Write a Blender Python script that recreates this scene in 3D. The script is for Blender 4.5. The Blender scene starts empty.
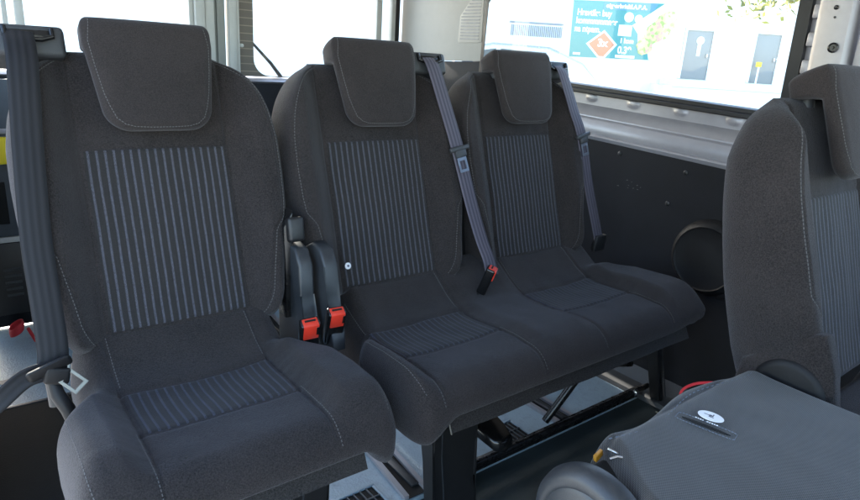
import bpy, bmesh, math, random
from mathutils import Vector, Matrix, noise
random.seed(7)
S = bpy.context.scene
COL = S.collection
R = math.radians

# ------------------------------------------------------------------ camera, sky, sun, exposure
cam = bpy.data.objects.new('camera', bpy.data.cameras.new('camera')); COL.objects.link(cam)
S.camera = cam
_x = Vector((820, 140, -620)).normalized()
_y = Vector((-510, 225, -620)); _y = (_y - _x * _y.dot(_x)).normalized()
_z = _x.cross(_y)
m3 = Matrix((( _x[0], _x[1], _x[2]), (_y[0], _y[1], _y[2]), (_z[0], _z[1], _z[2])))   # camera axes expressed in the world
cam.matrix_world = Matrix.Translation((0, 0, 1.13)) @ m3.to_4x4()
cam.data.sensor_width = 36
cam.data.lens = 36 * 620 / 860
cam.data.clip_start = 0.02
cam.data.clip_end = 2000

SUN_AZ = Vector((0.04, 1.0, 0)).normalized()       # towards the sun, seen from above
SUN_EL = 26
W = bpy.data.worlds.new('World'); S.world = W; W.use_nodes = True
nt = W.node_tree; nt.nodes.clear()
sky = nt.nodes.new('ShaderNodeTexSky'); sky.sky_type = 'NISHITA'; sky.sun_disc = False
sky.sun_elevation = R(SUN_EL); sky.dust_density = 1.2; sky.ozone_density = 1.0
sky.sun_rotation = math.atan2(SUN_AZ.x, SUN_AZ.y)
bg = nt.nodes.new('ShaderNodeBackground'); bg.inputs['Strength'].default_value = 0.15
wo = nt.nodes.new('ShaderNodeOutputWorld')
nt.links.new(sky.outputs[0], bg.inputs[0]); nt.links.new(bg.outputs[0], wo.inputs[0])
sun = bpy.data.objects.new('sun', bpy.data.lights.new('sun', 'SUN')); COL.objects.link(sun)
sun.data.energy = 3.0; sun.data.angle = R(0.5); sun.data.color = (1.0, 0.93, 0.82)
sd = Vector((SUN_AZ.x * math.cos(R(SUN_EL)), SUN_AZ.y * math.cos(R(SUN_EL)), math.sin(R(SUN_EL))))
sun.rotation_euler = sd.to_track_quat('Z', 'Y').to_euler()
sun.location = (0, 0, 8)
S.view_settings.view_transform = 'Standard'; S.view_settings.look = 'None'
S.view_settings.exposure = 3.0; S.view_settings.gamma = 1.0
S.cycles.max_bounces = 10; S.cycles.diffuse_bounces = 5; S.cycles.transparent_max_bounces = 12
S.cycles.use_denoising = True

# ------------------------------------------------------------------ materials
MATS = {}
def new_mat(name):
    m = bpy.data.materials.new(name); m.use_nodes = True
    n = m.node_tree.nodes; l = m.node_tree.links
    return m, n, l, n['Principled BSDF']
def setp(b, **k):
    for a, v in k.items():
        a = a.replace('_', ' ')
        if a in b.inputs: b.inputs[a].default_value = v
def tex_coord(n): return n.new('ShaderNodeTexCoord')
def math_node(n, l, op, a, b=None, c=None):
    q = n.new('ShaderNodeMath'); q.operation = op
    for i, v in enumerate((a, b, c)):
        if v is None: continue
        if isinstance(v, (int, float)): q.inputs[i].default_value = v
        else: l.new(v, q.inputs[i])
    return q.outputs[0]
def mix_col(n, l, f, a, b):
    q = n.new('ShaderNodeMix'); q.data_type = 'RGBA'
    if isinstance(f, (int, float)): q.inputs[0].default_value = f
    else: l.new(f, q.inputs[0])
    for s, v in ((6, a), (7, b)):
        if isinstance(v, tuple): q.inputs[s].default_value = (v[0], v[1], v[2], 1)
        else: l.new(v, q.inputs[s])
    return q.outputs[2]
def noise_fac(n, l, co, scale, detail=2, rough=0.5):
    q = n.new('ShaderNodeTexNoise'); q.inputs['Scale'].default_value = scale
    q.inputs['Detail'].default_value = detail; q.inputs['Roughness'].default_value = rough
    l.new(co, q.inputs['Vector']); return q.outputs['Fac']
def ramp(n, l, f, lo, hi):
    q = n.new('ShaderNodeMapRange'); q.inputs[1].default_value = lo; q.inputs[2].default_value = hi
    l.new(f, q.inputs[0]); return q.outputs[0]
def bump(n, l, b, h, strength, dist=0.002):
    q = n.new('ShaderNodeBump'); q.inputs['Strength'].default_value = strength; q.inputs['Distance'].default_value = dist
    l.new(h, q.inputs['Height']); l.new(q.outputs[0], b.inputs['Normal'])

def fabric(name, c1, c2, grain=420, sheen=0.14, bstr=0.6, speck=None):
    m, n, l, b = new_mat(name); co = tex_coord(n).outputs['Object']
    f1 = ramp(n, l, noise_fac(n, l, co, grain, 3, 0.7), 0.33, 0.67)
    f2 = ramp(n, l, noise_fac(n, l, co, 7, 4, 0.6), 0.3, 0.75)
    c = mix_col(n, l, f1, c1, c2)
    dust = mix_col(n, l, math_node(n, l, 'MULTIPLY', f2, 0.35), c, tuple(min(1, v * 1.35) for v in c2))
    vl = n.new('ShaderNodeTexVoronoi'); vl.inputs['Scale'].default_value = 95; l.new(co, vl.inputs['Vector'])
    lint = math_node(n, l, 'MULTIPLY', ramp(n, l, vl.outputs['Distance'], 0.10, 0.05), ramp(n, l, noise_fac(n, l, co, 14, 3, 0.6), 0.56, 0.66))
    dust = mix_col(n, l, math_node(n, l, 'MULTIPLY', lint, 0.35), dust, (0.14, 0.13, 0.125))
    l.new(dust, b.inputs['Base Color'])
    setp(b, Roughness=0.92, Sheen_Weight=sheen, Sheen_Roughness=0.45)
    b.inputs['Specular IOR Level'].default_value = 0.2
    b.inputs['Sheen Tint'].default_value = (0.9, 0.92, 1, 1)
    hm = math_node(n, l, 'ADD', f1, math_node(n, l, 'MULTIPLY', noise_fac(n, l, co, 60, 2), 0.8))
    bump(n, l, b, hm, bstr, 0.0012)
    MATS[name] = m; return m
def plain(name, col, rough=0.5, metal=0.0, var=0.15, scale=30, bstr=0.0, bscale=300, coat=0.0, spec=0.5):
    m, n, l, b = new_mat(name); co = tex_coord(n).outputs['Object']
    f = ramp(n, l, noise_fac(n, l, co, scale, 5, 0.6), 0.25, 0.75)
    c = mix_col(n, l, f, tuple(v * (1 - var) for v in col), tuple(min(1, v * (1 + var)) for v in col))
    l.new(c, b.inputs['Base Color'])
    r = n.new('ShaderNodeMapRange'); r.inputs[3].default_value = max(0, rough - 0.08); r.inputs[4].default_value = min(1, rough + 0.08)
    l.new(noise_fac(n, l, co, scale * 0.5, 4), r.inputs[0]); l.new(r.outputs[0], b.inputs['Roughness'])
    setp(b, Metallic=metal, Coat_Weight=coat)
    b.inputs['Specular IOR Level'].default_value = spec
    if bstr: bump(n, l, b, noise_fac(n, l, co, bscale, 2), bstr, 0.001)
    MATS[name] = m; return m

fabric('fabric', (0.0046, 0.0038, 0.0037), (0.0380, 0.0318, 0.0308))
fabric('fabric_head', (0.0105, 0.0086, 0.0082), (0.036, 0.0295, 0.0280), grain=520, bstr=0.4)
fabric('carpet', (0.010, 0.0095, 0.0095), (0.050, 0.046, 0.044), grain=300, sheen=0.1, bstr=1.0)
plain('black_plastic', (0.011, 0.011, 0.012), 0.45, var=0.2, bstr=0.25, bscale=500)
plain('grey_plastic', (0.022, 0.025, 0.029), 0.42, var=0.15, bstr=0.25, bscale=500)
plain('mid_plastic', (0.032, 0.034, 0.037), 0.5, var=0.12, bstr=0.35, bscale=420)
plain('card', (0.0065, 0.007, 0.0095), 0.7, var=0.35, scale=9, bstr=0.5, bscale=300, spec=0.3)
plain('speaker_black', (0.006, 0.006, 0.007), 0.55, var=0.2, bstr=0.2, bscale=600, spec=0.3)
plain('gloss_black', (0.006, 0.006, 0.0065), 0.22, var=0.2)
plain('black_metal', (0.007, 0.007, 0.0075), 0.28, var=0.3, scale=60)
plain('silver_paint', (0.33, 0.325, 0.35), 0.42, metal=0.45, var=0.05, coat=0.12)
plain('cream_trim', (0.40, 0.385, 0.36), 0.62, var=0.03, bstr=0.1)
plain('pillar_trim', (0.42, 0.43, 0.42), 0.5, var=0.05)
plain('pillar_dark', (0.20, 0.21, 0.20), 0.55, var=0.05)
plain('door_trim', (0.05, 0.06, 0.072), 0.5, var=0.1, bstr=0.2)
plain('seal', (0.008, 0.008, 0.009), 0.5, var=0.2)
plain('steel', (0.55, 0.55, 0.56), 0.25, metal=1.0, var=0.05)
plain('tongue_metal', (0.13, 0.15, 0.19), 0.4, metal=0.5)
plain('cast_grey', (0.17, 0.17, 0.15), 0.4, metal=0.3, var=0.08)
plain('red_plastic', (0.60, 0.035, 0.018), 0.35, var=0.05)
plain('red_strap', (0.45, 0.02, 0.03), 0.7, var=0.1, bstr=0.4, bscale=500)
plain('yellow_plastic', (0.75, 0.58, 0.02), 0.4, var=0.05)
plain('orange', (0.45, 0.20, 0.01), 0.5)
plain('thread', (0.085, 0.082, 0.08), 0.8, var=0.2, scale=400)
plain('thread_blue', (0.12, 0.14, 0.18), 0.8, var=0.2, scale=400)
plain('headliner', (0.55, 0.54, 0.51), 0.9, var=0.03)
plain('white_label', (0.78, 0.80, 0.84), 0.5, var=0.04)
plain('ink', (0.10, 0.11, 0.15), 0.6)
plain('dark_void', (0.004, 0.004, 0.004), 0.9)
plain('cabin_vinyl', (0.030, 0.038, 0.038), 0.6, var=0.3, scale=7, bstr=0.5, bscale=220, spec=0.3)
plain('dark_floor', (0.006, 0.0075, 0.0085), 0.85, var=0.3, scale=8, bstr=0.8, bscale=200, spec=0.15)  # near-black colour of the sheet on the left floor
# webbing with fine ribs running along its length (UV.x across in metres)
def webbing(name, ca, cb):
    m, n, l, b = new_mat(name); tc = tex_coord(n)
    sx = n.new('ShaderNodeSeparateXYZ'); l.new(tc.outputs['UV'], sx.inputs[0])
    rib = math_node(n, l, 'SINE', math_node(n, l, 'MULTIPLY', sx.outputs[0], 2 * math.pi / 0.012))
    rib = ramp(n, l, rib, -1, 1)
    fine = math_node(n, l, 'SINE', math_node(n, l, 'MULTIPLY', sx.outputs[1], 2 * math.pi / 0.003))
    c = mix_col(n, l, rib, ca, cb); l.new(c, b.inputs['Base Color'])
    setp(b, Roughness=0.6, Sheen_Weight=0.05); b.inputs['Specular IOR Level'].default_value = 0.25
    bump(n, l, b, math_node(n, l, 'ADD', rib, math_node(n, l, 'MULTIPLY', fine, 0.0)), 0.35, 0.0008)
    MATS[name] = m
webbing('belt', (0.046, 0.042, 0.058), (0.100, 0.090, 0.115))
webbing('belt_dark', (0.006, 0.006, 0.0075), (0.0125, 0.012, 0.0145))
# striped insert: pale blue dotted stripes on a dark ground, UV in metres
def striped(name, pitch=0.0158, frac=0.27, cs=(0.085, 0.085, 0.108), cd=(0.0085, 0.0072, 0.0070)):
    m, n, l, b = new_mat(name); tc = tex_coord(n)
    sx = n.new('ShaderNodeSeparateXYZ'); l.new(tc.outputs['UV'], sx.inputs[0])
    co = tc.outputs['Object']
    wob = math_node(n, l, 'MULTIPLY', math_node(n, l, 'SUBTRACT', noise_fac(n, l, co, 12, 2), 0.5), 0.0018)
    u = math_node(n, l, 'DIVIDE', math_node(n, l, 'ADD', sx.outputs[0], wob), pitch)
    f = math_node(n, l, 'FRACT', u)
    d = math_node(n, l, 'ABSOLUTE', math_node(n, l, 'SUBTRACT', f, 0.5))
    band = ramp(n, l, d, frac / 2 + 0.05, frac / 2 - 0.03)
    dots = math_node(n, l, 'FRACT', math_node(n, l, 'ADD', math_node(n, l, 'DIVIDE', sx.outputs[1], 0.0052),
            math_node(n, l, 'MULTIPLY', math_node(n, l, 'FLOOR', math_node(n, l, 'MULTIPLY', f, 9)), 0.5)))
    dd = ramp(n, l, math_node(n, l, 'ABSOLUTE', math_node(n, l, 'SUBTRACT', dots, 0.5)), 0.1, 0.35)
    gr = ramp(n, l, noise_fac(n, l, co, 450, 3, 0.7), 0.3, 0.7)
    br = ramp(n, l, noise_fac(n, l, co, 380, 2, 0.6), 0.30, 0.62)
    amt = math_node(n, l, 'MULTIPLY', math_node(n, l, 'MULTIPLY', band, math_node(n, l, 'ADD', 0.35, math_node(n, l, 'MULTIPLY', dd, 0.65))), math_node(n, l, 'ADD', 0.35, math_node(n, l, 'MULTIPLY', br, 0.75)))
    base = mix_col(n, l, gr, cd, tuple(v * 2.0 for v in cd))
    c = mix_col(n, l, amt, base, cs); l.new(c, b.inputs['Base Color'])
    setp(b, Roughness=0.9, Sheen_Weight=0.08)
    bump(n, l, b, math_node(n, l, 'ADD', math_node(n, l, 'MULTIPLY', band, 1.2), math_node(n, l, 'MULTIPLY', gr, 0.4)), 0.6, 0.0012)
    MATS[name] = m
striped('stripes')
striped('stripes_shaded', pitch=0.0158, frac=0.26, cs=(0.046, 0.050, 0.076), cd=(0.0085, 0.0072, 0.0078))  # same cloth on the cushions, their shade put into darker stripe colours
# coarse twill covering the folded seat's back
def twill(name):
    m, n, l, b = new_mat(name); tc = tex_coord(n)
    sx = n.new('ShaderNodeSeparateXYZ'); l.new(tc.outputs['Object'], sx.inputs[0])
    a = math_node(n, l, 'SINE', math_node(n, l, 'MULTIPLY', sx.outputs[0], 2 * math.pi / 0.0042))
    c_ = math_node(n, l, 'SINE', math_node(n, l, 'MULTIPLY', sx.outputs[1], 2 * math.pi / 0.0034))
    h = ramp(n, l, math_node(n, l, 'MULTIPLY', a, c_), -0.8, 0.8)
    big = ramp(n, l, noise_fac(n, l, tc.outputs['Object'], 5, 4, 0.6), 0.3, 0.7)
    c = mix_col(n, l, h, (0.006, 0.0058, 0.0062), (0.042, 0.040, 0.041))
    gr = ramp(n, l, noise_fac(n, l, tc.outputs['Object'], 330, 3, 0.7), 0.35, 0.65)
    c = mix_col(n, l, math_node(n, l, 'MULTIPLY', gr, 0.5), c, (0.010, 0.0105, 0.012))
    c = mix_col(n, l, math_node(n, l, 'MULTIPLY', big, 0.4), c, (0.022, 0.0215, 0.023)); l.new(c, b.inputs['Base Color'])
    setp(b, Roughness=0.85, Sheen_Weight=0.25)
    bump(n, l, b, h, 0.5, 0.001); MATS[name] = m
twill('twill')
# pebbled vinyl of the cargo floor
def vinyl():
    m, n, l, b = new_mat('vinyl'); co = tex_coord(n).outputs['Object']
    v = n.new('ShaderNodeTexVoronoi'); v.inputs['Scale'].default_value = 170; l.new(co, v.inputs['Vector'])
    big = ramp(n, l, noise_fac(n, l, co, 4, 5, 0.6), 0.3, 0.75)
    gr = math_node(n, l, 'MULTIPLY', ramp(n, l, noise_fac(n, l, co, 38, 6, 0.75), 0.52, 0.72), 0.45)
    l.new(mix_col(n, l, gr, mix_col(n, l, big, (0.19, 0.265, 0.33), (0.26, 0.35, 0.42)), (0.09, 0.10, 0.105)), b.inputs['Base Color'])
    setp(b, Roughness=0.42)
    bump(n, l, b, v.outputs['Distance'], 0.5, 0.0015); MATS['vinyl'] = m
vinyl()
def glass():
    m, n, l, b = new_mat('glass'); n.remove(b)
    t = n.new('ShaderNodeBsdfTransparent'); t.inputs[0].default_value = (0.97, 0.985, 0.98, 1)
    g = n.new('ShaderNodeBsdfGlossy'); g.inputs['Roughness'].default_value = 0.02
    fr = n.new('ShaderNodeFresnel'); fr.inputs[0].default_value = 1.45
    mx = n.new('ShaderNodeMixShader'); ge = n.new('ShaderNodeNewGeometry')
    l.new(math_node(n, l, 'MULTIPLY', fr.outputs[0], math_node(n, l, 'SUBTRACT', 1.0, ge.outputs['Backfacing'])), mx.inputs[0]); l.new(t.outputs[0], mx.inputs[1]); l.new(g.outputs[0], mx.inputs[2])
    l.new(mx.outputs[0], n['Material Output'].inputs[0]); MATS['glass'] = m
glass()
plain('render_wall', (0.80, 0.79, 0.75), 0.9, var=0.03, scale=1.5)
plain('wall_door', (0.25, 0.25, 0.24), 0.6, var=0.05, scale=2)
plain('paving', (0.50, 0.49, 0.46), 0.9, var=0.1, scale=0.8)
plain('teal', (0.06, 0.26, 0.25), 0.5, var=0.04)
plain('banner_blue', (0.10, 0.25, 0.46), 0.5, var=0.04)
plain('banner_white', (0.82, 0.82, 0.80), 0.5, var=0.02)
plain('banner_red', (0.52, 0.20, 0.11), 0.5, var=0.1)
plain('grille_grey', (0.27, 0.275, 0.28), 0.6)
plain('car_paint', (0.42, 0.42, 0.42), 0.25, metal=0.4, coat=0.5)
plain('car_glass', (0.05, 0.07, 0.09), 0.1)
plain('tyre', (0.02, 0.02, 0.02), 0.8)
plain('leaf', (0.13, 0.15, 0.012), 0.6, var=0.35, scale=3)
plain('leaf_yellow', (0.30, 0.27, 0.03), 0.6, var=0.3, scale=3)
plain('bark', (0.10, 0.08, 0.06), 0.9, var=0.3, scale=12)
def food():
    m, n, l, b = new_mat('food'); co = tex_coord(n).outputs['Object']
    v = n.new('ShaderNodeTexVoronoi'); v.inputs['Scale'].default_value = 9.0; l.new(co, v.inputs['Vector'])
    sp = n.new('ShaderNodeSeparateColor'); l.new(v.outputs['Color'], sp.inputs[0])
    c = mix_col(n, l, ramp(n, l, sp.outputs[0], 0.35, 0.65), (0.66, 0.55, 0.26), (0.62, 0.36, 0.28))
    c = mix_col(n, l, ramp(n, l, sp.outputs[1], 0.7, 0.8), c, (0.36, 0.46, 0.14)); l.new(c, b.inputs['Base Color'])
    setp(b, Roughness=0.7); MATS['food'] = m
food()

# ------------------------------------------------------------------ helpers
BASE = Vector((0, 0, 0))
def link(name, me, parent=None, loc=(0, 0, 0)):
    o = bpy.data.objects.new(name, me); COL.objects.link(o); o.location = loc
    if parent: o.parent = parent
    return o
def tag(o, label=None, cat=None, group=None, kind=None):
    if label: o['label'] = label
    if cat: o['category'] = cat
    if group: o['group'] = group
    if kind: o['kind'] = kind
    return o
def thing(name, loc, label, cat, group=None):
    o = link(name, None, None, loc); return tag(o, label, cat, group)
def mesh(name, verts, faces, mat, smooth=True, uvs=None):
    me = bpy.data.meshes.new(name)
    me.from_pydata([tuple(v) for v in verts], [], faces)
    if uvs:
        ul = me.uv_layers.new(name='UVMap')
        for lp in me.loops: ul.data[lp.index].uv = uvs[lp.vertex_index]
    bm = bmesh.new(); bm.from_mesh(me); bmesh.ops.recalc_face_normals(bm, faces=bm.faces); bm.to_mesh(me); bm.free()
    if smooth:
        for p in me.polygons: p.use_smooth = True
    me.materials.append(MATS[mat]); return me
class G:
    """collects shapes in world metres; build() makes ONE mesh object below parent"""
    def __init__(s): s.bm = bmesh.new()
    def box(s, a, b, bev=0.0, seg=2):
        x0, y0, z0 = a; x1, y1, z1 = b
        vs = [s.bm.verts.new(p) for p in ((x0,y0,z0),(x1,y0,z0),(x1,y1,z0),(x0,y1,z0),(x0,y0,z1),(x1,y0,z1),(x1,y1,z1),(x0,y1,z1))]
        fs = [s.bm.faces.new([vs[i] for i in f]) for f in ((0,3,2,1),(4,5,6,7),(0,1,5,4),(1,2,6,5),(2,3,7,6),(3,0,4,7))]
        if bev:
            es = list({e for f in fs for e in f.edges})
            bmesh.ops.bevel(s.bm, geom=es, offset=bev, segments=seg, profile=0.5, affect='EDGES')
        return s
    def obox(s, c, ax, ay, az, bev=0.0, seg=2):
        """box centred at c with half-extent vectors ax, ay, az"""
        c, ax, ay, az = map(Vector, (c, ax, ay, az))
        P = [c + ax*i + ay*j + az*k for (i, j, k) in ((-1,-1,-1),(1,-1,-1),(1,1,-1),(-1,1,-1),(-1,-1,1),(1,-1,1),(1,1,1),(-1,1,1))]
        vs = [s.bm.verts.new(p) for p in P]
        fs = [s.bm.faces.new([vs[i] for i in f]) for f in ((0,3,2,1),(4,5,6,7),(0,1,5,4),(1,2,6,5),(2,3,7,6),(3,0,4,7))]
        if bev:
            es = list({e for f in fs for e in f.edges})
            bmesh.ops.bevel(s.bm, geom=es, offset=bev, segments=seg, profile=0.5, affect='EDGES')
        return s
    def prism(s, pts, vec, bev=0.0, seg=2):
        """polygon pts extruded by vec"""
        vec = Vector(vec); a = [s.bm.verts.new(Vector(p)) for p in pts]; b = [s.bm.verts.new(Vector(p) + vec) for p in pts]
        n = len(pts); fs = [s.bm.faces.new(a[::-1]), s.bm.faces.new(b)]
        for i in range(n): fs.append(s.bm.faces.new((a[i], a[(i+1) % n], b[(i+1) % n], b[i])))
        if bev:
            es = list({e for f in fs[:2] for e in f.edges})
            bmesh.ops.bevel(s.bm, geom=es, offset=bev, segments=seg, profile=0.5, affect='EDGES')
        return s
    def tube(s, pts, r, n=12, cap=True):
        pts = [Vector(p) for p in pts]; rs = r if isinstance(r, (list, tuple)) else [r] * len(pts)
        rings = []; up = None
        for i, p in enumerate(pts):
            d = (pts[min(i+1, len(pts)-1)] - pts[max(i-1, 0)]).normalized()
            if up is None: up = d.orthogonal().normalized()
            u = (up - d * up.dot(d)).normalized(); up = u; w = d.cross(u)
            rings.append([s.bm.verts.new(p + (u * math.cos(2*math.pi*k/n) + w * math.sin(2*math.pi*k/n)) * rs[i]) for k in range(n)])
        for a, b in zip(rings, rings[1:]):
            for k in range(n): s.bm.faces.new((a[k], a[(k+1) % n], b[(k+1) % n], b[k]))
        if cap: s.bm.faces.new(rings[0][::-1]); s.bm.faces.new(rings[-1])
        return s
    def disc(s, c, axis, prof, n=40):
        """lathe: prof = [(distance along axis, radius)...]"""
        c, axis = Vector(c), Vector(axis).normalized(); u = axis.orthogonal().normalized(); w = axis.cross(u)
        rings = [[s.bm.verts.new(c + axis*h + (u*math.cos(2*math.pi*k/n) + w*math.sin(2*math.pi*k/n))*max(r, 1e-5)) for k in range(n)] for h, r in prof]
        for a, b in zip(rings, rings[1:]):
            for k in range(n): s.bm.faces.new((a[k], a[(k+1) % n], b[(k+1) % n], b[k]))
        s.bm.faces.new(rings[0][::-1]); s.bm.faces.new(rings[-1]); return s
    def build(s, name, mat, parent=None, smooth=True, base=None, angle=40):
        b = base if base is not None else BASE
        bmesh.ops.recalc_face_normals(s.bm, faces=s.bm.faces)
        me = bpy.data.meshes.new(name); bmesh.ops.translate(s.bm, verts=s.bm.verts, vec=-Vector(b)); s.bm.to_mesh(me); s.bm.free()
        me.materials.append(MATS[mat])
        if smooth:
            for p in me.polygons: p.use_smooth = True
            try: me.set_sharp_from_angle(angle=R(angle))
            except Exception: pass
        return link(name, me, parent)
def sm(a, b, x):
    t = max(0.0, min(1.0, (x - a) / (b - a))); return t * t * (3 - 2 * t)
def interp(tab, x):
    if x <= tab[0][0]: return tab[0][1]
    for (x0, y0), (x1, y1) in zip(tab, tab[1:]):
        if x <= x1: 
            k = (x - x0) / (x1 - x0); return y0 + (y1 - y0) * k
    return tab[-1][1]
def smooth_tab(tab, k=0.012):
    """sampled and averaged table, for rounded outlines"""
    lo, hi = tab[0][0], tab[-1][0]; n = 160; out = []
    for i in range(n + 1):
        x = lo + (hi - lo) * i / n
        out.append((x, sum(interp(tab, x + j * k / 3) for j in range(-3, 4)) / 7))
    return out
def edge(d, r, p=2.2):
    q = min(max(d, 0) / r, 1.0); return (1 - (1 - q) ** p) ** (1 / p)
def pad(x_l, x_r, t0, t1, front, back, mid, r_s, r_t0, r_t1, P, ns=130, nt=130, rb=None, pw=2.2):
    """closed upholstered pad. x_l(t), x_r(t): outline; front/back(x,t): offsets; mid: parting level; P(x,t,n): to space"""
    verts, faces = [], []
    ids = {}
    for side in (0, 1):
        for j in range(nt + 1):
            w = 0.5 - 0.5 * math.cos(math.pi * j / nt); w = 0.6 * w + 0.4 * j / nt
            t = t0 + (t1 - t0) * w; xl, xr = x_l(t), x_r(t)
            for i in range(ns + 1):
                q = 0.5 - 0.5 * math.cos(math.pi * i / ns); q = 0.55 * q + 0.45 * i / ns
                x = xl + (xr - xl) * q
                per = i in (0, ns) or j in (0, nt)
                if side == 1 and per: ids[(1, i, j)] = ids[(0, i, j)]; continue
                e = edge(min(x - xl, xr - x), r_s if side == 0 or rb is None else rb, 2.2 if side == 0 else pw) * edge(t - t0, r_t0, 2.2 if side == 0 else pw) * edge(t1 - t, r_t1)
                f = front(x, t) if side == 0 else back(x, t)
                md = mid(x, t) if callable(mid) else mid
                ids[(side, i, j)] = len(verts); verts.append(P(x, t, md + (f - md) * (0 if per else e)))
    for side in (0, 1):
        for j in range(nt):
            for i in range(ns):
                a, b, c, d = (ids[(side, i, j)], ids[(side, i+1, j)], ids[(side, i+1, j+1)], ids[(side, i, j+1)])
                faces.append((a, b, c, d) if side == 0 else (d, c, b, a))
    return verts, faces
def patch(x0, x1, t0, t1, F, P, n=90, off=0.0012, mat='stripes', name='striped_panel', rim=0.004):
    verts, faces, uvs = [], [], []
    for j in range(n + 1):
        for i in range(n + 1):
            x = x0 + (x1 - x0) * i / n; t = t0 + (t1 - t0) * j / n
            d = min(x - x0, x1 - x, t - t0, t1 - t)
            verts.append(P(x, t, F(x, t) + off * sm(0, rim, d) - 0.0012 * (1 - sm(0, rim, d)))); uvs.append((x, t))
    for j in range(n):
        for i in range(n): a = j * (n + 1) + i; faces.append((a, a + 1, a + n + 2, a + n + 1))
    return mesh(name, verts, faces, mat, uvs=uvs)
def stitches(path, normal, step=0.0072, ln=0.0042, w=0.0007, h=0.0006, mat='thread', name='stitching'):
    """dashes of thread along a list of points"""
    g = G(); pts = [Vector(p) for p in path]; acc = 0; nxt = 0
    for k, (a, b) in enumerate(zip(pts, pts[1:])):
        L = (b - a).length
        if L < 1e-7: continue
        d = (b - a) / L; nn = Vector(normal(k) if callable(normal) else normal); s_ = d.cross(nn).normalized()
        while nxt < acc + L:
            c = a + d * (nxt - acc); g.obox(c, d * ln / 2, s_ * w, s_.cross(d).normalized() * h); nxt += step
        acc += L
    me = bpy.data.meshes.new(name); g.bm.to_mesh(me); g.bm.free(); me.materials.append(MATS[mat]); return me
def ribbon(path, side, width, mat, name='belt_webbing', th=0.0014, twist=None):
    """flat webbing: path points, side = width direction (one or one per point)"""
    # Catmull-Rom through the points
    P_ = [Vector(p) for p in path]; SD = [Vector(s_) for s_ in side] if isinstance(side[0], (tuple, list, Vector)) else [Vector(side)] * len(P_)
    pts, sds = [], []
    for i in range(len(P_) - 1):
        p0, p1, p2, p3 = P_[max(i-1, 0)], P_[i], P_[i+1], P_[min(i+2, len(P_)-1)]
        for k in range(12):
            u = k / 12; pts.append(0.5 * ((2*p1) + (p2-p0)*u + (2*p0-5*p1+4*p2-p3)*u*u + (3*p1-p0-3*p2+p3)*u**3)); sds.append(SD[i].lerp(SD[i+1], u).normalized())
    pts.append(P_[-1]); sds.append(SD[-1].normalized())
    verts, faces, uvs = [], [], []; L = 0; nw = 8
    for i, p in enumerate(pts):
        d = (pts[min(i+1, len(pts)-1)] - pts[max(i-1, 0)]).normalized(); s_ = (sds[i] - d * sds[i].dot(d)).normalized(); n_ = d.cross(s_)
        if i: L += (p - pts[i-1]).length
        for sgn in (1, -1):
            for k in range(nw + 1):
                q = k / nw - 0.5; verts.append(p + s_ * q * width + n_ * (sgn * th / 2 + 0.0012 * math.cos(q * 5))); uvs.append((q * width, L))
    m_ = 2 * (nw + 1)
    for i in range(len(pts) - 1):
        a, b = i * m_, (i + 1) * m_
        for k in range(nw):
            faces.append((a+k, a+k+1, b+k+1, b+k)); faces.append((a+nw+1+k, b+nw+1+k, b+nw+2+k, a+nw+2+k))
        faces.append((a, b, b+nw+1, a+nw+1)); faces.append((a+nw, a+2*nw+1, b+2*nw+1, b+nw))
    return mesh(name, verts, faces, mat, uvs=uvs)

# ------------------------------------------------------------------ the van's shell
XW = 1.95          # inner face of the side wall
YR = 2.77          # rear doors
def struct(name, o): o['kind'] = 'structure'; return o

g = G(); g.box((-0.06, 1.085, -0.03), (XW + 0.12, YR + 0.05, 0.0)); o = g.build('cargo_floor', 'vinyl'); o['kind'] = 'structure'
g = G(); g.box((-0.02, -2.3, -0.05), (XW + 0.12, 1.083, -0.012)); o = g.build('cabin_floor', 'cabin_vinyl'); o['kind'] = 'structure'
g = G(); g.box((-0.05, -2.3, 1.62), (XW + 0.1, YR + 0.08, 1.66)); o = g.build('ceiling', 'headliner'); o['kind'] = 'structure'

# left rear body side behind the sliding door opening, with its own window
BASE = Vector((-0.03, 2.1, 0)); lw = thing('side_wall', BASE, 'left rear side wall of the van with its small window, outside the picture beside the single seat', 'van wall')
g = G(); g.box((-0.06, 1.5, 0.0), (-0.03, YR, 1.0), 0.004); g.box((-0.06, 1.5, 1.0), (-0.03, 1.62, 1.61), 0.004); g.box((-0.06, 2.66, 1.0), (-0.03, YR, 1.61), 0.004); g.build('wall_panel', 'card', lw)
g = G(); g.box((-0.05, 1.62, 1.0), (-0.046, 2.66, 1.61)); g.build('window_glass', 'glass', lw)

BASE = Vector((0.9, -2.3, 0)); fw = thing('front_shade_wall', BASE, 'dark wall at dashboard height at the front of the van, outside the picture, added to shade the floor', 'van wall')
g = G(); g.box((-0.03, -2.36, 0.0), (XW + 0.1, -2.30, 0.98), 0.01); g.build('dashboard', 'card', fw)  # unseen dash and front door panels, added to shade the floor
g = G(); g.box((-0.06, -2.30, 0.0), (-0.03, -0.85, 1.0), 0.01); g.box((-0.06, -0.93, 1.0), (-0.03, -0.85, 1.61), 0.004); g.build('door_panel', 'card', fw)
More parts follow.
